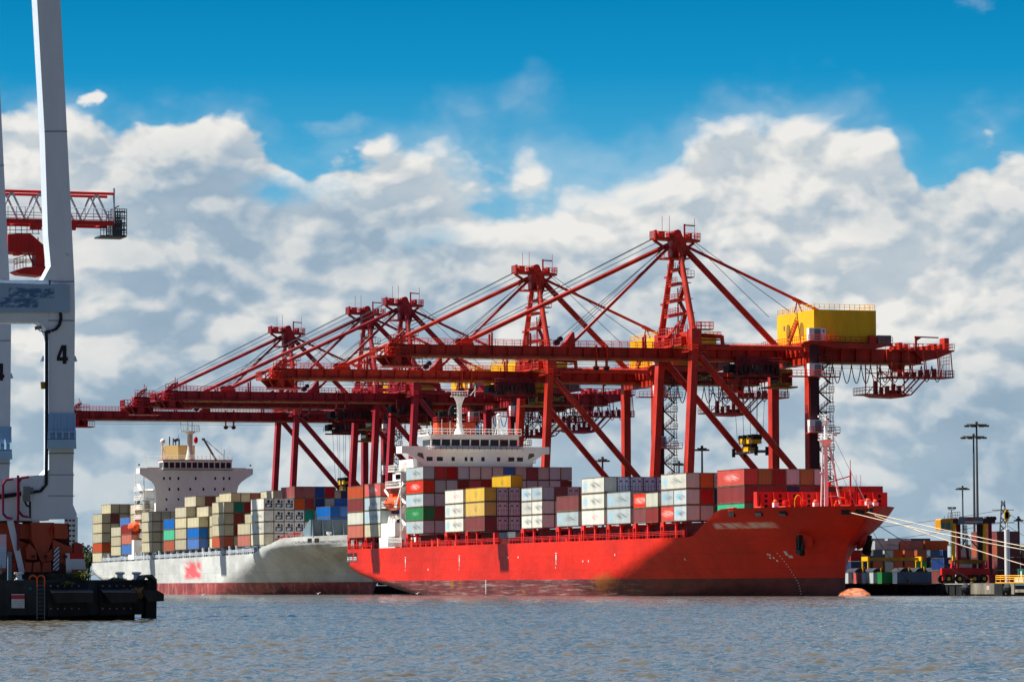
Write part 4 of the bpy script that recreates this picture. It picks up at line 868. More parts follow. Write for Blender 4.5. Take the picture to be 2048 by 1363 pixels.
# ------------------------------------------------------------------ ship to shore cranes (x toward river from waterside rail, y toward bow)
_cache = {}
def cpart(name, key, fn, parent, mat0, mats=(), loc=(0, 0, 0), smooth=True):
    if key not in _cache:
        b = MB(); fn(b); me = b.mesh(name); me.materials.append(None)
        for q in mats: me.materials.append(q)
        me.polygons.foreach_set('material_index', b.m)
        if smooth: me.polygons.foreach_set('use_smooth', [True]*len(b.f)); me.set_sharp_from_angle(angle=radians(38))
        _cache[key] = me
    o = bpy.data.objects.new(name, _cache[key]); C.objects.link(o); o.parent = parent; o.location = loc
    o.material_slots[0].link = 'OBJECT'; o.material_slots[0].material = mat0
    return o
R = random.Random(11)
def crane(U, tx, red, label, spreader_z=None, sign=False):
    T = thing('ship_to_shore_crane', label, 'crane', W(U, -20.5, 0), group='red container cranes along the quay')
    for s in (1, -1):
        def leg(b):
            b.beam((0, s*9.6, 3.4), (-2.3, s*9.3, 47.2), 2.3, 1.35, up=(1, 0, 0), w2=2.1, h2=1.3); b.box(-3.5, -1.5, s*9.3-1.25, s*9.3+1.25, 47.2, 51.4)
            b.box(-.9, .9, s*9.6-3.8, s*9.6+3.8, 2.9, 4.2)
            for k in range(4): b.box(-.6, .6, s*9.6-3.4+1.9*k, s*9.6-2.2+1.9*k, 2.1, 3.0)
            b.rail([(-4.4, s*9.3+1.7, 47.0), (-.7, s*9.3+1.7, 47.0), (-.7, s*9.3-1.9, 47.0)], 1.1, 1, .06); b.box(-4.5, -.6, s*9.3-2.0, s*9.3+1.8, 46.85, 47.0)
            b.rail([(-3.5, s*9.3+1.2, 51.4), (-3.5, s*9.3-1.2, 51.4), (-6.0, s*9.3-1.2, 51.4), (-6.0, s*9.3+1.2, 51.4), (-1.6, s*9.3+1.2, 51.4)], 1.3, .9, .06); b.box(-6.0, -3.4, s*9.3-1.2, s*9.3+1.2, 51.2, 51.4)
            b.box(-7.6, -3.5, s*9.3-1, s*9.3+1, 49.2, 49.4); b.rail([(-7.6, s*9.3-1, 49.4), (-7.6, s*9.3+1, 49.4), (-3.5, s*9.3+1, 49.4)], 1.4, .8, .06)
        cpart('waterside_leg', 'wl%d' % s, leg, T, red)
        def lleg(b):
            b.beam((-26.5, s*9.6, 3.4), (-26.5, s*9.6, 48.3), 2.2, 1.5, up=(1, 0, 0)); b.box(-27.4, -25.6, s*9.6-3.8, s*9.6+3.8, 2.9, 4.2)
            for k in range(4): b.box(-27.1, -25.9, s*9.6-3.4+1.9*k, s*9.6-2.2+1.9*k, 2.1, 3.0)
        cpart('landside_leg', 'll%d' % s, lleg, T, red)
        cpart('diagonal_brace', 'db%d' % s, lambda b: b.tube((-3, s*9.3, 46.6), (-26.2, s*9.6, 20.6), .66, n=10), T, red)
        cpart('tie_beam', 'tb%d' % s, lambda b: b.tube((-2.4, s*9.3, 48.0), (-26.4, s*9.5, 48.0), .52, n=12), T, red)
        cpart('mast_leg', 'ml%d' % s, lambda b: b.tube((-2.4, s*9.2, 50.4), (-2.3, s*1.3, 68.6), .68, r2=.5, n=12), T, red)
        cpart('sill_beam', 'sb%d' % s, lambda b: b.box(-26, -.6, s*9.6-.7, s*9.6+.7, 17.6, 19.2), T, red)
    def portal(b):
        b.box(-3.4, -1.4, -8.3, 8.3, 48.6, 51.0); b.rail([(-3.4, -8.3, 51), (-1.4, -8.3, 51), (-1.4, 8.3, 51)], 1.2, 1.1, .06)
        b.box(-1.4, -.2, -8, 8, 48.2, 48.62); b.rail([(-.2, -8, 48.6), (-.2, 8, 48.6)], 1.1, 1.1, .06); b.beam((-1.1, -7, 48.6), (-1.1, 5, 53), .25, .5)
        for y in (-7, -3.5, 3, 6): b.box(-1.4, -.4, y, y+1.6, 48.6, 50+(y % 2)*.6)
    cpart('portal_beam', 'portal', portal, T, red)
    for q, (x0, x1, z0, z1) in enumerate(((-27.4, -25.6, 44.8, 47.4), (-.8, .8, 11, 12.6), (-27.3, -25.7, 11, 12.6))): cpart('cross_beam', 'xb%d' % q, lambda b: b.box(x0, x1, -8.9, 8.9, z0, z1), T, red)
    def mastx(b):
        for z in (54.6, 57.4, 60.6, 63.4, 66.4):
            w = 9.2-(z-50.4)/18.2*7.9; b.beam((-2.3, -w, z), (-2.3, w, z), .3, .4)
            b.box(-4.2, -1.2, -w*.55, w*.7, z+.2, z+.32); b.rail([(-1.2, -w*.55, z+.3), (-1.2, w*.7, z+.3)], 1.0, .9, .05)
        zs = [51, 54.8, 57.6, 60.8, 63.6, 66.6]
        for i in range(5):
            a = 1.8 if i % 2 else -1.6; c = -a; b.beam((-3.6, a, zs[i]), (-3.6, c, zs[i+1]), .8, .14); b.rail([(-3.2, a, zs[i]), (-3.2, c, zs[i+1])], 1.0, .8, .04)
        b.tube((-2.6, 0, 51), (-2.6, 0, 60), .12, n=6); b.tube((-3.2, -1.5, 51), (-3.0, -1, 58), .12, n=6)
        b.box(-5.6, -3.6, -.8, 1.2, 62.0, 62.2); b.rail([(-5.6, 1.2, 62.2), (-3.6, 1.2, 62.2)], 1.2, .7, .05)
        b.box(-2.6, -1.7, -5.4, -4.2, 62.2, 62.6); b.box(-2.6, -1.7, -7.6, -6.4, 57, 57.4)
    cpart('mast_bracing', 'mastx', mastx, T, red)
    def head(b):
        b.hexa([(-3.6, -1.3, 66), (-1.0, -1.3, 66), (-1.0, 1.3, 66), (-3.6, 1.3, 66), (-4.0, -1.5, 69.4), (-1.0, -1.5, 69.4), (-1.0, 1.5, 69.4), (-4.0, 1.5, 69.4)])
        b.prism([(2.6, -1.6, 69.4), (-6.7, -1.6, 69.0), (-6.7, -1.6, 69.35), (-4.8, -1.6, 69.7), (2.6, -1.6, 69.8)], (0, 3.4, 0)); b.beam((2.4, 0, 69.3), (-.6, 0, 67.4), .4, .5); b.beam((-6, 0, 68.9), (-4.1, 0, 67.6), .4, .5)
        b.rail([(2.6, 1.8, 69.8), (-1.0, 1.8, 69.8)], 1.1, .7, .06); b.rail([(-3.6, 1.8, 69.4), (-6.7, 1.8, 69.4), (-6.7, -1.6, 69.4)], 1.3, .6, .06)
        b.lathe([(0, -.8), (.75, -.8), (.75, .8), (0, .8)], (-2.4, 0, 70.7), 14, ax=1); b.prism([(-3.6, -1, 69.6), (-1.2, -1, 69.6), (-1.6, -1, 71.2), (-2.8, -1, 71.3)], (0, 2, 0))
        b.box(.4, 1.6, -.8, 1, 69.8, 71.0); b.rail([(2.6, -1.6, 69.4), (2.6, 1.8, 69.4)], 1.7, .6, .07, bars=4); b.box(2.3, 2.7, 1.2, 1.6, 69.2, 71.2); b.box(-1.2, -.2, .8, 1.7, 69.8, 70.7)
        for k in range(7): x = -6.2+R.random()*8.5; b.box(x, x+.5, -.5, .6, 69.6, 70.2+R.random()*.8)
        b.beam((-3.6, 1.2, 69.6), (-3.6, 1.2, 72.5), .25, .3); b.beam((-3.5, 1.2, 72.3), (-5.8, 1.2, 72.2), .18, .25)
        for x, z in ((.6, 74.0), (-.9, 74.2), (-6.2, 73.8)): b.tube((x, 0, 70), (x, 0, z), .05, n=4)
        b.box(1.0, -2.2, -1.6, 2.0, 65.2, 65.5) if False else None
        b.box(-4.6, 1.0, -2.2, 2.2, 65.6, 65.8); b.rail([(1.0, -2.2, 65.8), (1.0, 2.2, 65.8)], 1.0, .8, .05)
    cpart('mast_head', 'head', head, T, red)
    def boom(b):
        b.box(-28, 57.0, -1.1, 1.1, 45.9, 48.1); b.box(-28, 56.5, -1.9, 1.9, 45.62, 45.86); b.box(-28, 56, 1.65, 1.9, 45.86, 46.12)
        b.box(-28, 56.5, 1.15, 1.9, 47.9, 48.05); b.box(-28, 56.5, -1.9, -1.15, 47.9, 48.05)
        for x in np.arange(-26, 56, 3.1): b.box(x, x+.12, 1.1, 1.7, 46.1, 47.9)
        for x in np.arange(-25, 55, 6.2): b.box(x, x+.4, 1.3, 1.8, 45.45, 45.62)
        for x in (28.2, 36, 4.5): b.box(x, x+.25, .8, 1.3, 48.1, 50.6); b.box(x+.5, x+.8, .8, 1.3, 48.1, 50.2)
        b.prism([(19.0, -.8, 48.1), (22.0, -.8, 48.1), (20.8, -.8, 49.2), (19.6, -.8, 50.9), (19.2, -.8, 50.9)], (0, 1.6, 0)); b.prism([(39.6, -.8, 48.1), (43.5, -.8, 48.1), (41.4, -.8, 49.6), (40.2, -.8, 49.4)], (0, 1.6, 0))
        b.box(12.8, 13.1, 1.4, 2.2, 44.2, 48.4); b.box(15.0, 15.2, 1.4, 2.2, 44.2, 48.4); b.box(12.4, 15.6, 1.2, 2.2, 44.1, 44.3); b.rail([(12.4, 2.2, 46.0), (15.6, 2.2, 46)], 1.0, .6, .05)
    cpart('boom', 'boom', boom, T, red)
    cpart('boom_rail_flange', 'flange', lambda b: (b.box(-54, 55, 1.92, 2.0, 45.55, 45.8), b.box(-54, 55, -2.0, -1.92, 45.55, 45.8)), T, dullyel)
    cpart('boom_walkway', 'walk', lambda b: (b.rail([(-27, 1.85, 48.05), (56, 1.85, 48.05)], 1.15, 1.7, .05), b.rail([(-27, -1.85, 48.05), (56, -1.85, 48.05)], 1.15, 1.7, .05)), T, red)
    for q, (x, y, z, r) in enumerate(((22.6, 0, 48.9, .62), (21.9, 0, 49.6, .5), (42.6, 0, 48.8, .62), (12.8, 1.2, 44.0, .5), (14.9, 1.2, 44.0, .5))):
        cpart('sheave', 'shv%d' % q, lambda b: b.lathe([(0, -.45), (r, -.45), (r, .45), (0, .45)], (x, y, z), 12, ax=1), T, dark)
    def tip(b):
        b.prism([(51.4, -2.4, 43.9), (57.0, -2.4, 43.9), (58.6, -2.4, 45.4), (58.6, -2.4, 45.7), (51.4, -2.4, 45.7)][::-1], (0, .3, 0))
        b.box(50.6, 57.4, -2.6, 2.6, 43.7, 43.95); b.box(53, 59.6, -2.6, 2.6, 45.5, 45.8); b.rail([(53, 2.6, 45.8), (59.6, 2.6, 45.8), (59.6, -2.6, 45.8)], 1.5, .7, .08); b.rail([(50.6, 2.6, 43.95), (52.6, 2.6, 43.95)], 1.3, .6, .06)
        for x in (52.6, 55, 57): b.beam((x, 2.4, 43.9), (x+1, 2.4, 45.5), .25, .25); b.beam((x, -2.4, 43.9), (x, -2.4, 45.6), .25, .25)
        b.box(54.6, 55.8, -2.2, 2.2, 44, 47.8); b.beam((58, 2, 45.8), (54, 2, 50), .3, .3); b.beam((58, -2, 45.8), (54, -2, 50), .3, .3); b.rail([(57.6, 2.2, 46.6), (54.2, 2.2, 49.6)], 1.1, .7, .07)
        b.box(54, 57, -2.2, 2.2, 47.9, 48.15); b.rail([(57, 2.2, 48.15), (52, 2.2, 48.15)], 1.5, .7, .06); b.tube((54.6, 1.8, 48.1), (54.6, 1.8, 51.2), .09, n=5)
    cpart('tip_platform', 'tip', tip, T, red)
    def stays(b): b.tube((-.6, 0, 68.4), (41.2, 0, 48.7), .46, n=10)
    cpart('forestay', 'fs1', stays, T, red)
    cpart('forestay', 'fs2', lambda b: b.tube((-.8, 0, 68.0), (19.6, 0, 48.6), .3, n=8), T, red)
    def stx(b):
        b.tube((-3.6, 0, 68.2), (-24, 0, 48.2), .62, n=12)
    cpart('backstay', 'bs', stx, T, red)
    def tie(b):
        b.tube((-3.6, 0, 68.6), (-48.8, 0, 49.0), .3, n=8); b.beam((-27.2, 0, 55.6), (-27.9, 0, 58), .2, .2); b.beam((-28.9, 0, 55.6), (-27.9, 0, 58), .2, .2); b.tube((-27.0, 0, 58.4), (-28.8, 0, 57.6), .42, n=8)
    cpart('back_tie', 'tie', tie, T, red)
    def ropes(b):
        for q in ((2.4, .6, 69.8, 43, .5, 49), (2.4, -.6, 69.5, 43, -.5, 49), (1.4, 0, 69, 42, 0, 49), (0, .5, 68, 22, .4, 50), (0, -.5, 68, 21, -.4, 49.6), (-.5, .2, 67.6, 20.5, 0, 49.6), (-6.4, 0, 69, -25, 3, 55.6), (-6.0, 0, 68.8, -23.8, -5, 55.0)):
            b.tube(q[:3], q[3:], .06, n=4, cap=False)
        for z in (45.2, 44.7): b.tube((54, .8, z), (-52, .8, z), .04, n=4, cap=False)
    cpart('stay_ropes', 'ropes', ropes, T, cable)
    def house(b):
        b.box(-40.6, -27.4, -9.6, 9.6, 49.35, 55.6)
    h = cpart('machinery_house', 'house', house, T, yellow)
    cpart('roof_railing', 'hr', lambda b: b.rail([(-40.4, -9.4, 55.6), (-27.5, -9.4, 55.6), (-27.5, 9.5, 55.6), (-40.4, 9.5, 55.6), (-40.4, -9.4, 55.6)], 1.1, 1.1, .05), h, yellow)
    cpart('door', 'hd', lambda b: (b.box(-29.9, -28.9, 9.6, 9.68, 49.5, 52.0), b.box(-29.6, -29.2, 9.68, 9.7, 51.2, 51.6, 1)), h, white, (paint('sign_green', (20, 110, 90)),))
    cpart('window', 'hw', lambda b: b.box(-27.4, -27.34, -6.1, -5.4, 52.4, 53.3), h, galv)
    for y in (-3.6, 3.4): cpart('louvre', 'hl%.1f' % y, lambda b: b.prism([(-27.38, y-.9, 51)]+[(-27.38, y+.9*cos(a), 52.6+.9*sin(a)) for a in np.linspace(pi, 0, 9)]+[(-27.38, y+.9, 51)], (.06, 0, 0)), h, dullyel)
    def plat(b):
        b.box(-43.6, -24.6, -11, 10.8, 48.7, 49.1); b.box(-44, -24.4, -1.4, 1.4, 48.1, 48.7); b.box(-27.6, -24.6, -11, -9, 46, 48.7); b.box(-26.2, -25, -11, 10.8, 47.2, 48.7)
        b.rail([(-24.6, -11, 49.1), (-24.6, 10.8, 49.1), (-43.6, 10.8, 49.1)], 1.2, 1.1, .055)
        for y in np.arange(-10, 10, 2.4): b.box(-25.2, -24.5, y, y+.5, 46.4, 48.7)
        b.beam((-24.4, 4, 49), (-24.4, 8.5, 53.2), .3, .6); b.rail([(-24.3, 3.4, 49.0), (-24.3, 8.0, 53.0)], 1.2, .8, .06)
        b.prism([(-29, 10.8, 48.7), (-43, 10.8, 48.7), (-40, 10.8, 48.0), (-31, 10.8, 48.0)], (0, -.3, 0)); b.box(-43.4, -40.6, 8.8, 10.6, 49.1, 50.7, 1); b.box(-40.0, -38.6, 10.0, 10.9, 48.4, 50.6)
    cpart('machinery_platform', 'plat', plat, T, red, (galv,))
    def rear(b):
        b.box(-54, -28, -1.2, 1.2, 45.9, 48.6); b.box(-54, -28, -1.9, 1.9, 45.62, 45.88); b.rail([(-44, 1.9, 48.6), (-54, 1.9, 48.6)], 1.1, 1.0, .055)
        for x in np.arange(-53, -28, 3.3): b.box(x, x+.14, 1.2, 1.8, 45.9, 48.5)
        b.box(-60.6, -47, -2.6, 2.6, 48.2, 48.5); b.rail([(-47, 2.6, 48.5), (-60.6, 2.6, 48.5), (-60.6, -2.6, 48.5)], 1.2, 1.0, .055)
        b.prism([(-52, 2.4, 48.2), (-60.4, 2.4, 48.2), (-57, 2.4, 46.8), (-54, 2.4, 46.2)], (0, -4.6, 0)); b.box(-60, -59, -1, 1.4, 48.5, 51.0)
        for k in range(9): x = -48.5-k*1.25; b.box(x, x+.7, -1.4+R.random(), 1.6, 48.5, 49.0+R.random()*1.0)
        b.beam((-52.5, 2, 48.5), (-52.5, 2, 51.2), .3, .4); b.beam((-52.2, 2, 51.1), (-57.4, 2, 51.0), .22, .26); b.prism([(-52.5, 1.9, 50.2), (-53.8, 1.9, 51), (-52.5, 1.9, 51)], (0, .2, 0))
        b.prism([(-47.5, -1.5, 45.9), (-50.5, -1.5, 45.9), (-50, -1.5, 44.2), (-49, -1.5, 44.2)], (0, 3, 0)); b.prism([(-53, -1.5, 47), (-56.5, -1.5, 48.2), (-53, -1.5, 45.9)], (0, 3, 0))
    cpart('rear_girder', 'rear', rear, T, red)
    def hang(b):
        b.box(-60.2, -46.4, -3, 3.2, 42.9, 43.15); b.rail([(-46.4, 3.2, 43.15), (-60.2, 3.2, 43.15), (-60.2, -3, 43.15)], 1.2, .9, .06); b.rail([(-46.4, -3, 43.15), (-60.2, -3, 43.15)], 1.2, .9, .06)
        b.box(-51, -41.0, -3, 3.2, 39.4, 39.6); b.rail([(-51, 3.2, 39.6), (-41, 3.2, 39.6), (-41, -3, 39.6)], 1.3, .8, .06); b.prism([(-43, 3.2, 39.4), (-51, 3.2, 39.4), (-49, 3.2, 38.9), (-44.5, 3.2, 39.0)], (0, -6, 0))
        for s in (3, -2.8):
            for x in (-43.6, -46.8, -49.4): b.tube((x, s, 39.5), (x, s, 45.9), .13, n=5)
            for x in (-50.8, -54, -57, -60): b.tube((x, s, 43), (x+.4, s, 48.2), .13, n=5)
            b.tube((-43.6, s, 45), (-49.4, s, 39.6), .1, n=5); b.tube((-43.6, s, 39.6), (-46.8, s, 43), .1, n=5); b.tube((-51, s, 39.6), (-54.4, s, 43), .16, n=5); b.tube((-49.6, s, 39.6), (-53, s, 43), .16, n=5); b.tube((-43.6, s, 44), (-49, s, 44), .09, n=5)
        for k in range(5): x = -49+k*1.3; b.box(x, x+.5, 1.6, 2.6, 39.6, 40.4+R.random()*1.8)
        b.box(-48.3, -46.6, .8, 2.2, 39.6, 40.4)
        for k in range(6): x = -57+k*1.5; b.box(x, x+.5, .6, 1.8, 43.1, 43.8+R.random())
        b.rail([(-59.6, 2.5, 43.2), (-59.6, -2, 43.2)], 5.2, .7, .05, bars=5)
    cpart('rear_gallery', 'hang', hang, T, red)
    def fest(b):
        x = -28.4
        for k, dd in enumerate((2.4, 3.2, 3.6, 3.7, 3.7, 3.7, 3.7, 3.6, 3.4, 3.4, 3.3, 3.2, 3.2, 3.2)):
            w = 2.05 if k < 9 else 2.3; pts = []
            for i in range(15):
                a = i/14; pts.append((x-w*(a+.09*sin(2*pi*a)*1.2), 1.7, 45.4-dd*(1-abs(2*a-1)**3.6)))
            b.pipe(pts, .1, 5); x -= w
    cpart('festoon_cable', 'fest', fest, T, cable)
    def stair(b):
        zs = np.arange(5.5, 47, 3.75)
        for i, z in enumerate(zs):
            b.box(-31.2, -27.6, 8.7, 10.4, z, z+.14); b.rail([(-31.2, 10.4, z+.14), (-29.6, 10.4, z+.14)], 1.1, .6, .055)
            if i < len(zs)-1:
                b.beam((-28.4, 9.2, z+.1), (-30.6, 9.2, z+1.95), .7, .14); b.beam((-30.6, 10.0, z+1.95), (-28.4, 10.0, z+3.75), .7, .14)
                b.rail([(-28.4, 9.6, z+.1), (-30.6, 9.6, z+1.95)], 1.0, .7, .05); b.rail([(-30.9, 10.4, z+1.95), (-28.4, 10.4, z+3.75)], 1.0, .7, .05); b.box(-31.2, -30.4, 8.8, 10.4, z+1.85, z+1.98)
        for y in (8.8, 10.3): b.tube((-28.0, y, 3), (-28.0, y, 47), .1, n=5); b.tube((-31.0, y, 3), (-31.0, y, 47), .06, n=5)
    cpart('stair_tower', 'stair', stair, T, paint('stair_dark_red', (92, 26, 30), .6))
    cpart('cable_duct', 'duct', lambda b: (b.box(-27.9, -27.3, 9.0, 10.6, 4, 48.5), b.box(-27.4, -26.0, 10.7, 10.95, 4, 48.5)), T, paint('duct_dark', (62, 24, 32), .6))
    for z in (49.3, 42.4, 31.4):
        cb = cpart('electrical_cabinet', 'cab', lambda b: (b.box(-27.9, -25.3, 10.9, 12.2, 0, 2.5), b.box(-27.7, -26.4, 12.2, 12.24, .2, 2.3, 1)), T, white, (galv,), (0, 0, z))
        def cp(b): b.box(-31.4, -21.5 if z > 41 and z < 45 else -24.9, 10.6, 12.8, -.2, 0); b.rail([(-31.4, 12.8, 0), (-21.5 if z > 41 and z < 45 else -24.9, 12.8, 0)], 1.1, .9, .055)
        cpart('cabinet_platform', 'cp%.0f' % z, cp, T, red, (), (0, 0, z))
    cpart('hose_pipe', 'pipe', lambda b: (b.tube((-3.5, 9.2, 50.2), (-8.2, 9.2, 50.0), .42, n=8), b.tube((-8.2, 9.2, 50.2), (-8.4, 9.2, 48.3), .42, n=8)), T, red)
    def trol(b):
        b.box(-4.5, 4.5, -3.6, 3.6, 44.3, 45.2); b.box(-3.6, 2.0, -3.8, 3.8, 43.0, 44.3); b.box(-4.9, 4.7, -4, -3.7, 42.5, 42.9); b.box(-4.9, 4.7, 3.7, 4, 42.5, 42.9)
        for x in np.arange(-4.4, 4.6, 1.1): b.box(x, x+.16, 3.6, 3.9, 42.9, 44.3)
        b.rail([(-4.9, 4, 45.2), (4.7, 4, 45.2)], 1.1, .8, .06); b.box(-4.5, 4.5, 2.2, 3.2, 45.2, 46.6)
    cpart('trolley', 'trol', trol, T, paint('trolley_dark_red', (110, 28, 34), .55, var=.3), (), (tx, 0, 0))
    def trd(b):
        for k in range(9): x = -4+k*.95; b.box(x, x+.6, 3.9, 4.4, 43.0+R.random(), 44.4+R.random()*.6)
        b.box(4.4, 5.6, -1, 2.2, 43.4, 45.0); b.rail([(4.6, 3, 43), (7, 3, 43)], 1.2, .5, .07); b.lathe([(0, -1.5), (.8, -1.5), (.8, 1.5), (0, 1.5)], (3.4, 2, 43.2), 10, ax=1)
    cpart('hoist_gear', 'trd', trd, T, dark, (), (tx, 0, 0))
    cpart('operator_cab', 'ocab', lambda b: (b.box(-7.2, -4.6, -1.6, 3.6, 40.9, 44.2), b.box(-7.0, -5.0, 3.6, 3.64, 41.5, 43.4, 1), b.box(-4.6, -4.56, -1.2, 3.2, 41.5, 43.4, 1), b.box(-8.2, -2.6, -1.8, 4.0, 40.5, 40.8)), T, dullyel, (glass,), (tx, 0, 0))
    if spreader_z:
        def rp(b):
            for x in (2.4, 1.0, -.4, -1.6):
                for y in (-1.8, 1.8): b.tube((x, y, spreader_z+3), (x*1.3, y*1.2, 43.5), .045, n=4, cap=False)
        cpart('hoist_ropes', 'rp%.1f' % spreader_z, rp, T, cable, (), (tx, 0, 0))
    if sign:
        cpart('sign_panel', 'sign', lambda b: b.box(-42.5, -36.5, 1.82, 1.9, 46.3, 48.2), T, SIGNM)
    return T
def sign_extra(g, tc, colr):
    x, y, z = g.sep(tc.outputs['Object']); v = g.comb(g.m('ADD', g.m('MULTIPLY', x, 2.2), g.m('MULTIPLY', z, .6)), g.m('MULTIPLY', z, .9)); f = g.ss(g.noise(v, 2.2, 3, .6), .48, .56)
    f = g.m('MULTIPLY', f, g.ss(g.m('ABSOLUTE', g.m('SUBTRACT', z, 47.25)), .75, .55)); return g.mix(f, colr, lin((190, 160, 60)))
SIGNM = paint('sign_navy_yellow', (34, 40, 66), .5, extra=sign_extra)
crane(60, -18, craneR[0], 'orange red container crane furthest right with yellow machinery house above the red ship', spreader_z=27.6)
crane(-27, 3.5, craneR[0], 'orange red container crane second from the right, behind the red ship bridge', sign=True)
crane(-126.8, -4, craneR[1], 'crimson container crane third from the right, tallest mast of the distant three', sign=True)
crane(-159.4, 2, craneR[1], 'crimson container crane fourth from the right, mast beside the middle crane', sign=True)
crane(-235.6, -18.5, craneR[1], 'crimson container crane furthest left, boom above the grey ship', spreader_z=27.2)
# spreaders hang below the trolleys
def make_spreader():
    T = thing('container_spreader', 'yellow container spreader hanging on ropes from the furthest right crane', 'spreader', W(60, -20.5-17.6, 27.6), group='yellow spreaders hanging from cranes')
    b = MB(); b.box(-.9, .9, -6, 6, .1, .5, 0); b.box(-1.1, 1.1, -1.6, 1.6, .4, 1.4, 1)
    for y in (-6, 6): b.box(-1.25, 1.25, y-.2, y+.2, .0, .55, 0); b.box(-1.4, -.9, y-.3, y+.3, -.5, 1.2, 2); b.box(.9, 1.4, y-.3, y+.3, -.5, 1.2, 2)
    b.build('spreader_frame', [galv, yellow, dark], T)
    b = MB()
    for s in (-1, 1): b.box(-1.0, 1.0, min(s*.6, s*3.6), max(s*.6, s*3.6), 1.9, 3.0, 0); b.lathe([(0, -1), (.55, -1), (.55, 1), (0, 1)], (0, s*3.4, 3.2), 10, 1, ax=0); b.lathe([(0, -1), (.55, -1), (.55, 1), (0, 1)], (0, s*1.2, 3.2), 10, 1, ax=0); b.box(-.6, .6, min(s*1, s*2.4), max(s*1, s*2.4), 1.2, 2.0, 1)
    b.build('headblock', [dullyel if False else yellow, dark], T)
    return T
sp = make_spreader()
s2 = copy_tree(sp); s2.location = W(-235.6, -20.5-18.2, 27.2); s2['label'] = 'yellow container spreader hanging from the furthest left crane beside the blue containers'
# ------------------------------------------------------------------ near wharf and grey gantry crane on the left
g0 = Vector((-24.86, 218, 0)); U1 = (g0-P0).dot(D)+.45; V1 = (g0-P0).dot(N)
def fl(x, y, dy=0):
    v, z = onU(x, y, U1+dy); return (v-V1, dy, z)
def flat(b, pts, dy, depth, mi=0): b.prism([fl(x, y, dy) for x, y in pts], (0, -depth, 0), mi)
GW = W(U1, V1, 0)
GC = thing('gantry_crane', 'tall pale grey quay crane with black number 4 and orange bogies, left edge', 'crane', GW)
def near_leg(parent, loc):
    b = MB(); flat(b, [(98, 952), (98, 640), (103, 545), (101, 526), (96, 470), (89, 263), (74, 0), (68, -110), (116, -110), (121, 0), (134, 263), (149, 562), (150, 620), (148, 890), (146, 952)][::-1], 0, 1.45)
    flat(b, [(98, 938), (147, 944), (146, 1008), (154, 1028), (152, 1036), (64, 1038), (62, 1012), (76, 962)][::-1], .03, 1.6)
    for y in (262, 562, 640, 905, 948, 990): flat(b, [(97+(y < 500)*-8, y), (149-(y < 500)*14, y), (149-(y < 500)*14, y+1.6), (97-(y < 500)*8, y+1.6)], .035, .1, 1)
    leg = b.build('leg', [lgrey, paint('seam_grey', (110, 122, 138), .5)], parent, loc=loc)
    b = MB(); q = [fl(98, 826, .03), fl(150, 826, .03), fl(153, 880, .75), fl(94, 880, .75)]
    b.hexa([fl(94, 897, .7), fl(153, 897, .7), fl(153, 897, -.3), fl(94, 897, -.3), fl(94, 880, .75), fl(153, 880, .75), fl(153, 880, -.3), fl(94, 880, -.3)][::-1] if False else [fl(94, 897, .7), fl(153, 897, .7), fl(153, 897, -.3), fl(94, 897, -.3), fl(95, 878, .72), fl(152, 878, .72), fl(152, 878, -.3), fl(95, 878, -.3)])
    b.hexa([fl(95, 877, .6), fl(152, 877, .6), fl(152, 877, -.3), fl(95, 877, -.3), fl(98, 826, .06), fl(150, 826, .06), fl(150, 826, -.3), fl(98, 826, -.3)])
    for x in (98, 112, 125, 138, 150): b.beam(fl(x, 827, .1), fl(x-1, 877, .66), .07, .07); b.beam(fl(x, 862, .5), fl(x, 877, .68), .12, .2)
    b.beam(fl(97, 863, .52), fl(151, 863, .52), .1, .1)
    b.build('hood', paint('hood_blue', (150, 186, 212), .4, var=.06), parent, loc=loc)
    b = MB(); P_ = lambda x, y: (98+0+(x-380)/3.785, 540+y/3.785)
    def pt(x, y): return (x/3.785, 540+y/3.785)
    for poly in ([(475, 568), (503, 568), (503, 708), (475, 708)], [(431, 658), (475, 658), (475, 685), (431, 685)], [(503, 658), (514, 658), (514, 685), (503, 685)], [(466, 568), (475, 568), (475, 603), (453, 658), (431, 658)]): flat(b, [pt(*p) for p in poly], .03, .025)
    b.build('number_4', paint('number_black', (18, 20, 28), .5, var=.1), parent, loc=loc)
    b = MB()
    for xx, yy, s_ in ((151, 716, 1), (88, 716, -1)): flat(b, [(xx, yy-5), (xx+4*s_, yy+6), (xx, yy+6)], -.3, .5)
    b.build('bracket', lgrey, parent, loc=loc)
    return leg
near_leg(GC, (0, 0, 0)); near_leg(GC, (0, -18.4, 0))
b = MB(); flat(b, [(-260, 560), (98, 560), (98, 641), (-260, 641)], -.02, 1.35); flat(b, [(66, 641), (98, 641), (98, 682), (96, 668), (90, 655), (80, 646)], -.02, 1.3); flat(b, [(86, 560), (102, 530), (103, 560)], -.02, 1.3)
flat(b, [(-260, 641), (70, 641), (70, 645), (-260, 645)], -.1, 1.1); b.build('portal_beam', lgrey, GC)
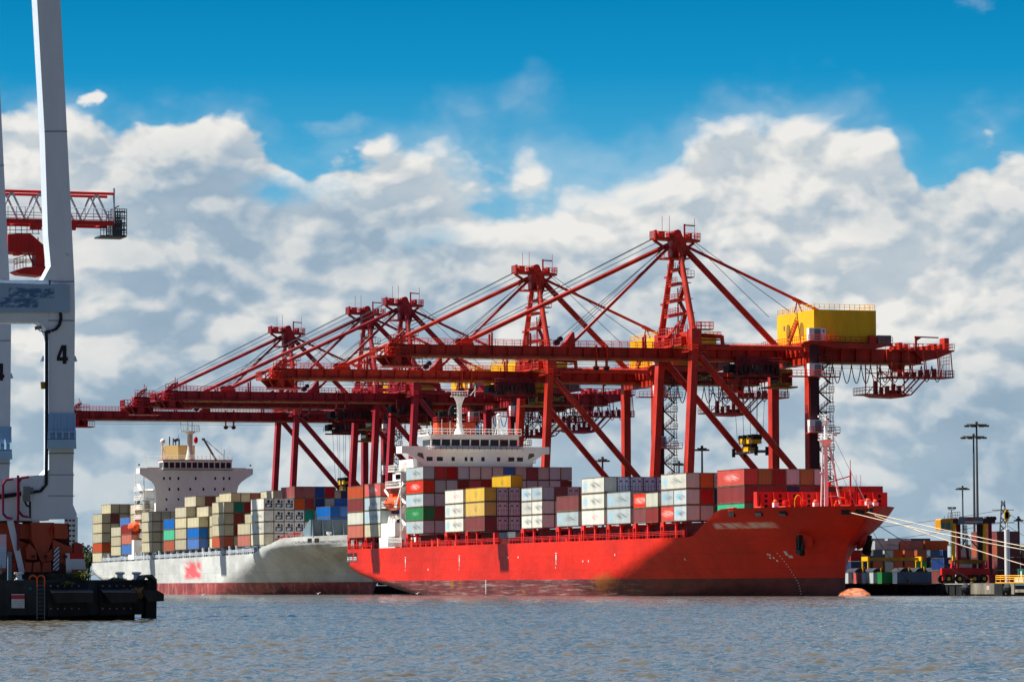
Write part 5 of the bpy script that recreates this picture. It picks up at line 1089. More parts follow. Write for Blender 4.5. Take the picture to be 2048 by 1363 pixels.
def blurtext(g, tc, colr):
    x, y, z = g.sep(tc.outputs['Object']); v = g.comb(g.m('ADD', g.m('MULTIPLY', x, 1.6), g.m('MULTIPLY', z, .9)), g.m('MULTIPLY', z, 2.6)); st = g.ss(g.noise(v, 1.5, 3, .55), .34, .56)
    def band(x0, x1, z0, z1): return g.m('MULTIPLY', g.ss(g.m('ABSOLUTE', g.m('DIVIDE', g.m('SUBTRACT', x, (x0+x1)/2), (x1-x0)/2)), 1.03, .93), g.ss(g.m('ABSOLUTE', g.m('DIVIDE', g.m('SUBTRACT', z, (z0+z1)/2), (z1-z0)/2)), 1.2, .75))
    a = fl(108, 577); b_ = fl(15, 595); c = fl(76, 596); d_ = fl(-30, 614)
    f = g.m('MAXIMUM', band(a[0], b_[0], b_[2], a[2]), band(c[0], d_[0], d_[2], c[2])); return g.mix(g.m('MULTIPLY', g.m('MULTIPLY', f, st), .85), colr, lin((30, 84, 128)))
b = MB(); flat(b, [(-260, 563), (-10, 565), (139, 570), (140, 624), (-260, 624)], .2, .18); b.build('name_board', paint('name_board_blue', (142, 170, 196), .45, var=.05, extra=blurtext), GC)
b = MB(); flat(b, [(-260, 975), (0, 958), (60, 951), (98, 948), (98, 1040), (-260, 1041)], .0, 1.5); flat(b, [(-260, 1041), (64, 1041), (64, 1044), (-260, 1044)], -.1, 1.2, 1)
b.build('sill_beam', [lgrey, dark], GC)
b = MB()
for k in range(4):
    o = k*1.5; dy = .12
    b.pipe([fl(x+o*.9, y+o*.35*(1 if x > 100 else 1), dy) for x, y in ((119, 624), (120, 636), (117, 648), (110, 657), (100, 661))], .032, 6); b.pipe([fl(x, y, dy) for x, y in ((100+o*.3, 660+o), (90+o, 662+o), (91+o, 676), (91+o, 820))], .03, 6)
    b.pipe([fl(91+o, 820, dy), fl(91+o, 900, dy), fl(90+o, 968, dy), fl(80+o*.6, 980+o*.6, dy), fl(0, 989+o*1.6, dy), fl(-200, 1006+o, dy)], .035, 6)
b.build('cable_bundle', cable, GC)
b = MB()
for pts in ([(26, 957), (12, 959), (6, 968), (6, 1026), (13, 1034), (25, 1036)], [(58, 953), (43, 955), (37, 964), (37, 1021), (45, 1031), (57, 1033)], [(36, 950), (36, 1100)]): b.pipe([fl(x, y, .45) for x, y in pts], .07, 8)
b.build('guard_pipe', paint('guard_crimson', (122, 26, 56), .4), GC)
b = MB(); flat(b, [(46, 972), (61, 972), (61, 1002), (46, 1002)], .7, .4, 0); flat(b, [(61, 974), (67, 974), (67, 984), (61, 984)], .6, .2, 0); b.pipe([fl(50, 1002, .5), fl(53, 1010, .5), fl(58, 1012, .5)], .06, 6, 1); b.pipe([fl(60, 1002, .5), fl(60, 1036, .5)], .06, 6, 1); b.build('junction_box', [galv, dark], GC)
b = MB(); b.beam(fl(70, 656, .2), fl(83, 654, .2), .16, .2); b.beam(fl(77, 657, .2), fl(79, 661, .2), .06, .06); b.beam(fl(79, 661, .2), fl(90, 664, .2), .05, .05); b.build('camera', galv, GC)
b = MB(); flat(b, [(83, 763), (91, 763), (91, 777), (84, 777)], .1, .3); b.build('lamp', dullyel, GC)
b = MB(); b.beam(fl(20, 1040, .2), fl(44, 1144, .2), .34, .3, w2=.14); b.beam(fl(70, 1040, -.2), fl(74, 1062, -.2), .5, .4, w2=.1); b.build('strut', lgrey, GC)
def bogie(loc):
    b = MB()
    for pts, dy, dp in (([(62, 1044), (108, 1044), (109, 1068), (94, 1108), (90, 1136), (80, 1118), (64, 1080)], .1, 1.0), ([(108, 1046), (134, 1046), (137, 1072), (133, 1077), (110, 1076)], .5, 1.2),
                        ([(106, 1078), (138, 1092), (145, 1092), (146, 1120), (124, 1124), (120, 1143), (105, 1143)], .2, 1.0), ([(52, 1097), (59, 1086), (72, 1100), (74, 1118), (54, 1118)], .3, 1.0), ([(50, 1118), (56, 1143), (50, 1143)], .3, 1.0),
                        ([(50, 1124), (64, 1124), (62, 1143), (50, 1143)], .35, .4), ([(68, 1124), (80, 1122), (82, 1143), (66, 1143)], .35, .4), ([(86, 1126), (102, 1122), (103, 1143), (84, 1143)], .35, .4), ([(92, 1108), (104, 1096), (106, 1120), (94, 1122)], .25, .8), ([(131, 1122), (137, 1143), (122, 1143), (124, 1126)], .3, .8)): flat(b, pts, dy, dp)
    b.build('bogie', orange, GC, loc=loc)
    b = MB(); flat(b, [(48, 1044), (138, 1046), (140, 1150), (48, 1150)], -.75, .5)  # dark panel added as the shadow behind the bogie plates; wheels follow
    for x in (65, 84, 104, 121): 
        p = fl(x, 1136, .2); b.lathe([(0, -.5), (.3, -.5), (.3, .1), (.12, .12), (0, .12)], p, 14, ax=1)
    for x in (67, 92, 131): p = fl(x, 1112, .42); b.lathe([(0, -.1), (.09, -.1), (.09, .1), (0, .1)], p, 8, ax=1)
    b.build('wheels_and_shade_back', paint('wheel_dark_red', (84, 26, 22), .6), GC, loc=loc)
def bogie_mark(g, tc, colr):
    x, y, z = g.sep(tc.outputs['Object']); s_ = g.m('FRACT', g.m('MULTIPLY', g.m('ADD', x, z), 4.4)); return g.mix(g.ss(s_, .48, .52), colr, lin((36, 60, 92)))
bogie((0, 0, 0)); bogie((1.75, -.9, 0)); bogie((0, -21.5, 0))
b = MB(); flat(b, [(109, 1094), (119, 1093), (118, 1139), (106, 1141)], .5, .06); b.build('hazard_board', paint('hazard_stripes', (210, 214, 214), .5, var=.05, extra=bogie_mark), GC)
b = MB(); flat(b, [(101, 1054), (106, 1054), (106, 1066), (101, 1066)], .35, .2); b.build('lamp', redpaint, GC)
b = MB(); flat(b, [(148, 1087), (152, 1083), (165, 1087), (165, 1106), (148, 1106)], .3, .6); b.build('motor_box', paint('motor_dark_orange', (168, 58, 40), .5), GC)
b = MB(); flat(b, [(141, 1105), (167, 1105), (169, 1117), (137, 1117)], .4, .7, 0); flat(b, [(137, 1117), (169, 1117), (172, 1138), (134, 1138)], .4, .7, 1); flat(b, [(134, 1138), (172, 1138), (174, 1152), (132, 1152)], .4, .7, 0); flat(b, [(131, 1106), (139, 1105), (143, 1146), (133, 1146)], .45, .1, 1)
b.build('buffer', [redpaint, white], GC)
# wharf
ZQ = fl(200, 1159.5, 3)[2]
xr = fl(313, 1160, 3)[0]
WF = thing('concrete_wharf', 'dark weathered concrete wharf end with black timber fenders, lower left', 'wharf', GW)
b = MB(); b.box(xr, 70, -60, 3, .32, ZQ); b.box(xr+.1, 70, -60, 3.06, ZQ-.1, ZQ+.02); b.build('deck', darkconc, WF)
b = MB()
for x in np.arange(xr+1.2, 70, 3.4): b.box(x, x+.9, 1.4, 2.3, -1.5, .34); b.box(x, x+.9, -8, -7, -1.5, .34)
b.box(xr+.8, 70, -50, 1.2, -.5, .32); b.build('pile', dark, WF)
b = MB(); flat(b, [(-200, 1148), (148, 1146), (150, 1160), (-200, 1160)], 2.2, .6); b.build('kerb', paint('mossy_kerb', (58, 62, 48), .9, var=.5, scale=3), WF)
for (bk, blk) in (([(93, 1166), (172, 1164), (174, 1230), (96, 1232)], [(103, 1183), (187, 1183), (187, 1203), (116, 1205)]), ([(197, 1166), (262, 1164), (264, 1228), (200, 1230)], [(206, 1183), (275, 1183), (275, 1203), (224, 1205)])):
    b = MB(); flat(b, bk, 3.25, .25, 0)
    p = [fl(x, y, 4.3) for x, y in blk]; q = [fl(blk[0][0]-8, blk[0][1]-7, 3.2), fl(blk[1][0]-6, blk[1][1]-7, 3.2), fl(blk[2][0]-8, blk[2][1], 3.2), fl(blk[3][0]-14, blk[3][1], 3.2)]
    b.add(p+q, [(0, 1, 2, 3), (7, 6, 5, 4), (0, 4, 5, 1), (1, 5, 6, 2), (2, 6, 7, 3), (3, 7, 4, 0)])
    for i in range(5): x = bk[0][0]+8+i*14; c = fl(x, 1171, 3.3); b.lathe([(0, -.05), (.05, -.05), (.05, .08), (0, .08)], c, 8, 1, ax=1); c = fl(x, 1216, 3.3); b.lathe([(0, -.05), (.05, -.05), (.05, .08), (0, .08)], c, 8, 1, ax=1)
    b.build('fender', [rubber, galv], WF)
b = MB(); flat(b, [(294, 1158), (314, 1160), (313, 1237), (292, 1236)], 3.6, 1.2, 0); p = [(284, 1179), (314, 1179), (328, 1187), (328, 1201), (297, 1203)]
flat(b, p, 4.3, 1.2, 0); flat(b, [(283, 1158), (290, 1149), (305, 1148), (314, 1158), (314, 1166), (310, 1160), (302, 1153), (292, 1154), (288, 1160)], 3.9, 1.4, 1); b.build('fender', [rubber, darkconc], WF)
b = MB()
for x0 in (58, 74): b.pipe([fl(x0+8-8*cos(a)*.95, 1158-9*sin(a)*.9+(2 if a < .1 else 0), 2.9+.5*(a/pi)) for a in np.linspace(0, pi, 8)], .035, 6)
b.pipe([fl(74, 1156, 3.3), fl(74, 1172, 3.3)], .035, 6); b.pipe([fl(89, 1156, 3.3), fl(89, 1172, 3.3)], .035, 6); b.build('ladder_handrail', paint('ladder_orange', (250, 90, 20), .5), WF)
b = MB(); b.pipe([fl(74, 1166, 3.3), fl(74, 1240, 3.3)], .03, 5); b.pipe([fl(89, 1166, 3.3), fl(89, 1240, 3.3)], .03, 5)
for y in np.arange(1170, 1240, 8): b.pipe([fl(74, y, 3.3), fl(89, y, 3.3)], .015, 4)
b.build('ladder', galv, WF)
def signtext(z0, z1, c1, c2):
    def f(g, tc, colr):
        x, y, z = g.sep(tc.outputs['Object']); hd = g.m('MULTIPLY', g.ss(z, z0+(z1-z0)*.62, z0+(z1-z0)*.66), g.ss(z, z1-.03, z1-.06)); colr = g.mix(hd, colr, lin(c1))
        ln = g.m('MULTIPLY', g.ss(g.m('FRACT', g.m('MULTIPLY', z, 9)), .55, .65), g.ss(g.noise(g.comb(g.m('MULTIPLY', x, 9), z), 2, 2), .42, .5)); ln = g.m('MULTIPLY', ln, g.ss(z, z0+(z1-z0)*.55, z0+(z1-z0)*.5)); return g.mix(g.m('MULTIPLY', ln, .6), colr, lin(c2))
    return f
za, zb = fl(36, 1215, 3.1)[2], fl(36, 1187, 3.1)[2]
b = MB(); flat(b, [(23, 1187), (49, 1187), (49, 1215), (23, 1215)], 3.12, .05); b.build('sign', paint('wharf_sign', (200, 206, 208), .5, var=.1, extra=signtext(za, zb, (176, 50, 62), (120, 130, 140))), WF)
b = MB(); flat(b, [(57, 1173), (64, 1173), (64, 1179), (57, 1179)], 3.12, .05); b.build('sign', paint('small_green_sign', (20, 96, 84), .5), WF)
SB = MB(); zs0, zs1 = fl(5, 1135, 1.5)[2], fl(5, 1068, 1.5)[2]
sn = thing('notice_board', 'pale blue notice board with red heading on a post at the left edge', 'sign', W(U1+1.5, V1+fl(6, 1100, 1.5)[0], ZQ))
lx = fl(6, 1100, 1.5)[0]
b = MB(); b.box(fl(12.5, 1100, 1.5)[0]-lx, 3.2, -.03, .03, zs0-ZQ, zs1-ZQ); b.build('board', paint('board_pale_blue', (190, 206, 226), .5, var=.05, extra=signtext(zs0-ZQ, zs1-ZQ, (214, 180, 196), (110, 130, 160))), sn)
b = MB(); b.tube((.09, 0, 0), (.09, 0, zs0-ZQ+.2), .04, n=8); b.tube((1.5, 0, 0), (1.5, 0, zs0-ZQ+.2), .04, n=8); b.build('post', galv, sn)
b = MB(); p = fl(19, 1158, 2.4); b.box(-.1, .1, -.1, .1, 0, 1.55); tag(b.build('marker_post', paint('post_blue_grey', (96, 124, 146), .5), loc=W(U1+2.4, V1+p[0], ZQ), rot=(0, 0, RZ)), 'blue grey square post standing on the wharf beside the notice board', 'post')
BOL = None
for i, (x, lb_) in enumerate(((38, 'white mooring bollard beside the notice board on the dark wharf'), (240, 'white mooring bollard at the wharf edge, leftmost of the pair near the corner'), (273, 'white mooring bollard nearest the right hand corner of the dark wharf'))):
    p = fl(x, 1158, 2.3); loc = W(U1+2.3, V1+p[0], ZQ)
    if BOL is None:
        b = MB(); b.lathe([(.26, 0), (.26, .05), (.17, .08), (.15, .28), (.27, .36), (.27, .43), (.12, .46), (0, .46)], (0, 0, 0), 20); BOL = o = b.build('mooring_bollard', white, smooth=True)
    else: o = BOL.copy(); C.objects.link(o)
    o.location = loc; tag(o, lb_, 'bollard', 'white bollards on the near wharf')
def tuft(name, label, cat, x, y, dy, n, h, w, mats, up=1):
    p = fl(x, y, dy); b = MB(); r = random.Random(x)
    for i in range(n):
        a = r.random()*6.28; q = Vector((r.gauss(0, w), r.gauss(0, w*.4), 0)); t = q+Vector((r.gauss(0, h*.45), r.gauss(0, h*.3), up*h*(.4+.6*r.random()))); m_ = q.lerp(t, .5)+Vector((0, 0, h*.12)); s_ = Vector((cos(a), sin(a), 0))*.018
        b.add([q-s_, q+s_, m_+s_*1.2, t, m_-s_*1.2], [(0, 1, 2, 3, 4)], 0)
        if mats is leafm:
            for k in range(3): c = q.lerp(t, r.random())+Vector((r.gauss(0, .06), r.gauss(0, .06), r.gauss(0, .04))); u = Vector((r.gauss(0, 1), r.gauss(0, 1), r.gauss(0, 1))).normalized()*.045; v = u.cross(Vector((r.random(), r.random(), 1))).normalized()*.035; b.add([c-u, c+v, c+u, c-v], [(0, 1, 2, 3)])
    o = b.build(name, mats, loc=W(U1+dy, V1+p[0], p[2]), rot=(0, 0, RZ)); tag(o, label, cat)
leafm = paint('weed_leaf', (112, 122, 46), .7, var=.5, scale=4); drym = paint('dry_twig', (142, 116, 84), .8, var=.4, scale=3)
tuft('weed_bush', 'green weed bush beside the red and white buffer', 'plant', 158, 1159, 1.2, 160, .62, .26, leafm)
tuft('grass_tuft', 'low green grass tuft on the wharf edge left of the bollards', 'plant', 233, 1160, 2.6, 120, .14, .25, leafm); tuft('grass_tuft', 'grass tuft growing below the coping above the first fender', 'plant', 135, 1168, 3.3, 80, .12, .14, leafm)
tuft('dead_bush', 'dry brown bush growing out of the wharf wall at the second fender', 'plant', 275, 1196, 3.9, 150, .72, .09, drym)
# second crane: lattice boom behind
g1 = Vector((-42.3, 352, 0)); U2 = (g1-P0).dot(D); V2 = (g1-P0).dot(N)
def fq(x, y, dy=0):
    v, z = onU(x, y, U2+dy); return (v-V2, dy, z)
LC = thing('lattice_boom_crane', 'red and white lattice boom crane with grey cage tip, left background', 'crane', W(U2, V2, 0))
b = MB(); zt = fq(200, 390)[2]; zb_ = fq(200, 449)[2]; x0 = fq(221, 400)[0]; x1 = fq(-330, 400)[0]
for s in (1.4, -1.4): b.tube((x0, s, zt), (x1, s, zt), .13, n=8); b.beam((x0, s, zb_), (x1, s, zb_), .3, .42); b.beam((x0, s, zb_+.55), (x1, s, zb_+.55), .06, .06)
for x in np.arange(x0+1, x1, 2.6): b.box(x, x+.2, -1.4, 1.4, zb_-.2, zb_+.1)
for x in (x0+3.5, x0+6.6): b.box(x, x+1.0, 1.2, 1.7, zb_-.7, zb_-.1)
b.build('boom_chord', redpaint, LC)
b = MB(); x = x0+.3; up = False
while x < x1:
    for s in (1.4, -1.4): b.tube((x, s, zt if up else zb_), (x+1.28, s, zb_ if up else zt), .1, n=6)
    x += 1.28; up = not up
b.tube((x0, 1.4, zb_), (x0, 1.4, zt+.5), .1, n=6); b.rail([(x0+.4, 1.9, zb_+.25), (x0+12, 1.9, zb_+.25)], 1.0, .8, .03); b.build('boom_lattice', paint('lattice_white', (196, 204, 214), .45), LC)
b = MB(); xa, xb = fq(247, 450)[0], fq(195, 450)[0]; z0_, z1_ = fq(220, 474)[2], fq(220, 420)[2]; xm = fq(219, 440)[0]
for z in np.linspace(z0_, z1_, 9):
    for s in (1.3, -1.3): b.tube((xa, s, z), (xm, s, z), .035, n=4)
for x in np.linspace(xa, xm, 7):
    for s in (1.3, -1.3): b.tube((x, s, z0_), (x, s, z1_), .04, n=4)
b.box(xa, xb, -1.3, 1.3, z0_-.08, z0_+.05); b.rail([(xb, 1.3, z0_), (xa, 1.3, z0_)], 1.0, .3, .035); b.box(xa+.3, xa+1.2, -.5, .8, z0_, z0_+1.5); b.beam((xm-.1, 0, z1_), (xa+.4, 0, z1_+.4), .05, .1)
for z in np.linspace(z0_, z1_-.3, 5): b.box(xa+.1, xm-.1, 1.28, 1.3, z, z+.12)
b.build('tip_cage', paint('cage_grey', (70, 78, 84), .5), LC)
b = MB(); b.prism([fq(16, 468, 1.2), fq(60, 466, 1.2), fq(66, 471, 1.2), fq(90, 492, 1.2), fq(90, 506, 1.2), fq(16, 503, 1.2)], (0, -3, 0)); b.box(fq(42, 0)[0], fq(30, 0)[0], -.5, 1, fq(0, 510)[2], fq(0, 500)[2])
for x in np.arange(20, 84, 8): p = fq(x, 490, 1.22); b.box(p[0]-.05, p[0]+.05, 1.2, 1.26, p[2]-.5, p[2]+.7)
b.prism([fq(28, 541, 1), fq(50, 534, 1), fq(95, 532, 1), fq(95, 548, 1), fq(82, 551, 1), fq(40, 547, 1)], (0, -2.4, 0)); b.box(fq(88, 0)[0], fq(70, 0)[0], -1, .8, fq(0, 535)[2], fq(0, 503)[2]); b.rail([fq(28, 540, 1.1), fq(52, 533, 1.1)], 1.0, .3, .035); b.beam(fq(56, 505, 0), fq(68, 532, 0), .12, .12)
b.build('trolley', redpaint, LC)
b = MB()
for k in range(4): b.tube(fq(-300, 520+k*6, 0), fq(80, 518+k*2, 0), .025, n=4)
b.tube(fq(-300, 463, 0), fq(80, 467, 0), .03, n=4); b.rail([fq(-60, 470, 1.3), fq(88, 468, 1.3)], .8, .5, .03); b.build('hoist_rope', cable, LC)
b = MB(); b.box(x1-5, x1-3.4, -5, -3.4, 2, zt+12); b.box(x1-5, x1-3.4, 3.4, 5, 2, zt+12); b.box(x1-5, x1-3.4, -3.4, 3.4, zb_-2, zb_-.5); b.box(x1-16, x1-14.4, -5, -3.4, 2, zb_); b.box(x1-16, x1-14.4, 3.4, 5, 2, zb_) if False else None; b.build('leg', lgrey, LC)
# background left: tower block and trees
def atY(x, y, Y):
    v = ray(x, y); t = Y/v.y; p = v*t; return Vector((p.x, Y, p.z+CAMH))
p = atY(142, 1100, 2400); TB = thing('apartment_tower', 'distant pale apartment tower with rows of dark windows, left of the grey ship', 'building', (p.x, 2400, 0), 0)
b = MB(); hz = atY(140, 1033, 2400).z; b.box(-3.4, 3.4, -6, 6, 1.6, hz); b.box(-2, 2, -3, 3, hz, hz+1.6); b.build('wall', paint('tower_cream', (204, 206, 200), .7), TB)
for k in range(12):
    for j in (-2.2, 0, 2.2):
        if k == 0 and j == -2.2: q = MB(); q.box(-.75, .75, -.05, 0, -.6, .6); w0 = q.build('window', glass, TB); o = w0
        else: o = w0.copy(); C.objects.link(o)
        o.location = (j, -6.02, hz-2.2-3.1*k)
def tree_mesh(seed, n=900):
    r = random.Random(seed); b = MB(); cl = [(Vector((r.gauss(0, 1.6), r.gauss(0, 1.6), 5.5+r.random()*5.5)), .9+r.random()*1.1) for _ in range(15)]
    for i in range(n):
        c, rr = cl[i % len(cl)]; d = Vector((r.gauss(0, 1), r.gauss(0, 1), r.gauss(0, .8))).normalized()*rr*(.55+.5*r.random()); p = c+d; u = Vector((r.gauss(0, 1), r.gauss(0, 1), r.gauss(0, 1))).normalized()*.34; v = u.cross(Vector((r.random(), 1, r.random()))).normalized()*.24
        b.add([p-u, p+v, p+u, p-v], [(0, 1, 2, 3)])
    t = MB(); t.tube((0, 0, 0), (0, 0, 6), .3, r2=.18, n=8)
    for c, rr in cl[:8]: t.tube((0, 0, 3.5), tuple(c), .12, r2=.04, n=5)
    return b, t
fol = paint('tree_foliage', (62, 82, 40), .8, var=.6, scale=.8, stretch=(1, 1, 1)); bark = paint('bark', (90, 74, 58), .9)
cm0, tm0 = tree_mesh(4); cmesh = cm0.mesh('crown'); cmesh.materials.append(fol); tmesh = tm0.mesh('trunk'); tmesh.materials.append(bark)
for i, (x, Y, s_, lb_) in enumerate(((158, 1300, 1.0, 'dark bushy tree just right of the distant apartment tower'), (168, 1260, 1.15, 'tallest dark tree between the tower block and the grey ship stern'), (177, 1240, .95, 'dark tree closest to the stern of the grey ship'), (149, 1350, .85, 'small dark tree behind the red and white buffer'),
                                     (2043, 1300, 1.05, 'dark tree at the right edge above the cream container'), (1836, 1500, 1.1, 'dark tree peeking over the red containers in the yard'))):
    p = atY(x, 1166, Y); T = thing('tree', lb_, 'tree', (p.x, Y, 1.6), i*1.3, 'trees beyond the port'); T.scale = (s_, s_, s_)
    for nm, me in (('crown', cmesh), ('trunk', tmesh)): o = bpy.data.objects.new(nm, me); C.objects.link(o); o.parent = T
# ------------------------------------------------------------------ right-hand quay and yard
def qw(name, label, cat, U0, U1_, v0, v1, z0, z1, mt, extra=None, group=None):
    T = thing(name, label, cat, W(U0, -18.3, 0), group=group)
    b = MB(); b.box(v0, v1, 0, U1_-U0, z0, z1)
    if extra: extra(b)
    b.build('body', mt, T); return T
FT = MB(); FT.box(0, .75, 0, 46, .1, 1.75, 0); FT.box(-.3, .85, 0, 46, 1.78, 1.95, 1)
for y in np.arange(1, 46, 2.6): FT.box(.75, .95, y, y+.5, -.2, 1.6, 0)
for y in (1.5, 16.5, 35.5): FT.lathe([(0, 0), (.9, 0), (1.0, .3), (1.0, 1.7), (.9, 2.1), (0, 2.1)], (.8, y, -.1), 14, 0)
tag(FT.build('quay_fender', [rubber, paint('coping_pale', (150, 146, 140), .8)], loc=W(160.5, -18.3, 0), rot=(0, 0, RZ), smooth=True), 'long black rubber fender along the far quay below the container yard', 'fender')
Q = MB(); Q.box(0, .9, 0, 16, .25, 1.98, 0); Q.box(.9, 1.3, 9.6, 12.6, -.4, 1.9, 1)
for y in (-2.5, 13.2): Q.ball((.8, y+.8, 1.1), 1.0, 12, 1, sc=(1, 1, .9))
Q.box(.3, .8, 3.2, 5, .3, 1.4, 1); Q.box(.9, .93, 6.0, 7.0, .9, 1.6, 2); Q.box(0, .8, 14.5, 46, .55, 1.0, 0); Q.box(-.3, .8, 14.5, 46, 1.6, 1.95, 3); Q.box(0, .5, 14.5, 46, 1.0, 1.6, 1); Q.box(.8, 1.0, 22, 24, .3, .8, 1)
tag(Q.build('concrete_quay_wall', [concrete, rubber, paint('bollard_sign', (196, 176, 176), .6), paint('steel_edge', (70, 92, 100), .6)], loc=W(207, -18.3, 0), rot=(0, 0, RZ)), 'weathered tan concrete quay wall with black rubber blocks, lower right', 'wall')
RL_ = MB(); RL_.rail([(0, 0, LZ), (0, 40, LZ)], 1.15, 1.7, .07, bars=3); RL_.box(-.1, .1, 0, 40, LZ, LZ+.15); tag(RL_.build('safety_railing', paint('rail_yellow', (240, 168, 30), .5), loc=W(212.6, -19.2, 0), rot=(0, 0, RZ)), 'yellow safety railing along the quay edge at the lower right', 'railing')
BW = MB(); BW.box(-.4, 0, 0, 40, LZ, LZ+.95); tag(BW.build('barrier_wall', paint('barrier_cream', (214, 196, 168), .8), loc=W(215.5, -21.0, 0), rot=(0, 0, RZ)), 'low cream barrier wall behind the yellow safety railing', 'wall')
gb = None
for i in range(6):
    if gb is None: b = MB(); b.box(-1.2, 0, 0, 3.1, 0, 1.15, 0); b.box(0, .03, 1.2, 1.6, .45, .95, 1); [b.box(0, .05, y, y+.08, 0, 1.15, 2) for y in (0, .75, 2.2, 3.0)]; gb = o = b.build('green_crate', [paint('crate_green', (34, 96, 84), .5), white, dark])
    else: o = gb.copy(); C.objects.link(o)
    o.location = W(214.6+3.3*i, -22.0, LZ+.96-.96+.0); o.rotation_euler = (0, 0, RZ); o.scale = (1, 1, 1.95)
    tag(o, 'dark green crate behind the barrier wall, %s from the straddle carrier' % NTH[i], 'crate', 'green crates along the quay')
# near row of containers on the quay
def yc(code, half, x, V, lab, tiers=0, rz=0, gp='containers stacked in the yard', h=2.55):
    u, z = onV(x, 1150, V); return container(code, half, u, V, LZ+.02+2.6*tiers, h, lab, gp, rz)
k = 0
# low row: container ends toward the river (long axis across the quay), pale ends seen obliquely
low = ((1697, 'S', 'white container end next to the red bow, front row on the quay'), (1715.5, 'R', 'red container with white spots, second in the front row on the quay'), (1732, 'S', 'pale grey container, third in the front row on the quay'), (1747, 'S', 'pale container with tan edge, fourth in the front row on the quay'),
       (1763.5, 'G', 'bright green container in the front row on the quay'), (1794, 'S', 'slate grey container with pale end, front row nearest the straddle carrier'))
for x, c_, lb_ in low:
    u, z = onV(x, 1150, -95); o = container('J' if c_ == 'S' and x > 1790 else c_, x < 1755, u-1.2, -95-(3.0 if x < 1755 else 6.1), LZ+.02, 2.55, lb_, 'front row containers on the quay', radians(-90))
PT = None
for i, (x, lb_) in enumerate(((1712, 'leftmost'), (1748, 'second'), (1803, 'third'), (1834, 'fourth'), (1867, 'fifth'), (2010, 'sixth'), (2044, 'rightmost'))):
    u = -27 if x < 1760 else (-5.5 if x < 1900 else 30); v, z = onU(x, 1144, u)
    if PT is None:
        b = MB(); b.lathe([(1.2, -2.6), (1.7, -2.5), (1.75, 0), (1.7, 2.5), (1.2, 2.6)], (0, 0, 0), 26, 0, ax=1); b.box(-.9, .9, .3, .62, -1.4, .9, 0); b.box(-.7, -.45, 2.45, 2.7, .9, 1.95, 1); b.box(-1.0, -.45, 2.45, 2.7, 1.7, 1.95, 1); PT = o = b.build('dark_drum', [dark, yellow], smooth=True)
    else: o = PT.copy(); C.objects.link(o)
    o.location = W(u, v, LZ+1.75); o.rotation_euler = (0, 0, RZ); tag(o, 'big dark drum showing above the front row containers, %s of the seven' % lb_, 'drum', 'dark drums in the yard')
cols = ((1700, 'MNA'), (1720, 'BNB'), (1745, 'BBJ'), (1768, 'SSS'), (1785, 'MBB'), (1808, 'MBB'), (1833, 'MEB'), (1859, 'BJJ'), (1884, 'NNN'), (1908, 'BMS'), (1932, 'SSL'), (1955, 'MMB'))
for i, (x, s_) in enumerate(cols):
    v, z = onU(x+12, 1150, -54)
    for t_, c_ in enumerate(s_):
        if t_ == 0 and 1700 < x < 1850: pass
        container(c_, True, -57.2, v, LZ+.02+2.6*t_, 2.56, '%s yard container, %s tier, %s column right of the red bow' % (PAL[c_][0], ORD[t_], NTH[i]), 'containers stacked in the yard')
# long rust coloured containers lying across on top
for i, (xa, xb_, c_) in enumerate(((1757, 1800, 'S'), (1805, 1850, 'B'), (1853, 1903, 'B'))):
    v, z = onU((xa+xb_)/2, 1094, -62); container(c_, True, -64.4, v, LZ+7.86, 2.2, '%s container lying crosswise on the yard stack, %s from the left' % (PAL[c_][0], ORD[i] if i else 'first'), 'containers stacked in the yard', radians(90))
for i, (xc, s_) in enumerate(((1746, 'MSCLL'), (1792, 'MBSSS'), (1838, 'BNMJJ'))):
    v, z = onU(xc, 1100, -255)
    for t_, c_ in enumerate(s_):
        if t_ >= 2: container(c_, True, -255, v, LZ+.02+2.6*t_, 2.56, '%s container, %s tier, %s of three distant stacks behind the yard' % (PAL[c_][0], ORD[t_], ORD[i] if i else 'first'), 'far containers in the yard', radians(90))
        else: container(c_, True, -255, v, LZ+.02+2.6*t_, 2.56, '%s container, %s tier, %s of three distant stacks behind the yard' % (PAL[c_][0], ORD[t_], ORD[i] if i else 'first'), 'far containers in the yard', radians(90))
for i, (V_, s_, u_) in enumerate(((-90.5, 'MMBM', 58), (-93.1, 'MMMM', 58), (-97.2, 'RRL', 64), (-99.8, 'RRL', 64), (-86.5, 'BMS', 52), (-83.9, 'MN', 50))):
    for t_, c_ in enumerate(s_): container(c_, False if i < 2 else True, u_, V_, LZ+.02+2.6*t_, 2.56, '%s container, %s tier, %s column behind the straddle carrier' % (PAL[c_][0], ORD[t_], NTH[i]), 'containers behind the straddle carrier')
# yellow yard gantry
u_ = -49.0; v1_, _ = onU(1731, 1130, u_); v2, _ = onU(1838, 1130, u_)
YG = thing('yard_gantry', 'yellow low gantry frame standing over the yard containers right of the bow', 'gantry', W(u_, v1_, LZ)); Lg = v2-v1_
b = MB(); b.box(Lg, -.2, -.3, .3, 5.3, 6.0); b.build('beam', paint('gantry_dull_yellow', (176, 124, 24), .5), YG)
for xx in (0, Lg):
    b = MB()
    for y in (-1.6, 1.6): b.box(xx-.16, xx+.16, y-.16, y+.16, 0, 5.2)
    b.box(xx-.22, xx+.22, -1.8, 1.8, 5.2, 6.2); b.build('leg', yellow, YG)
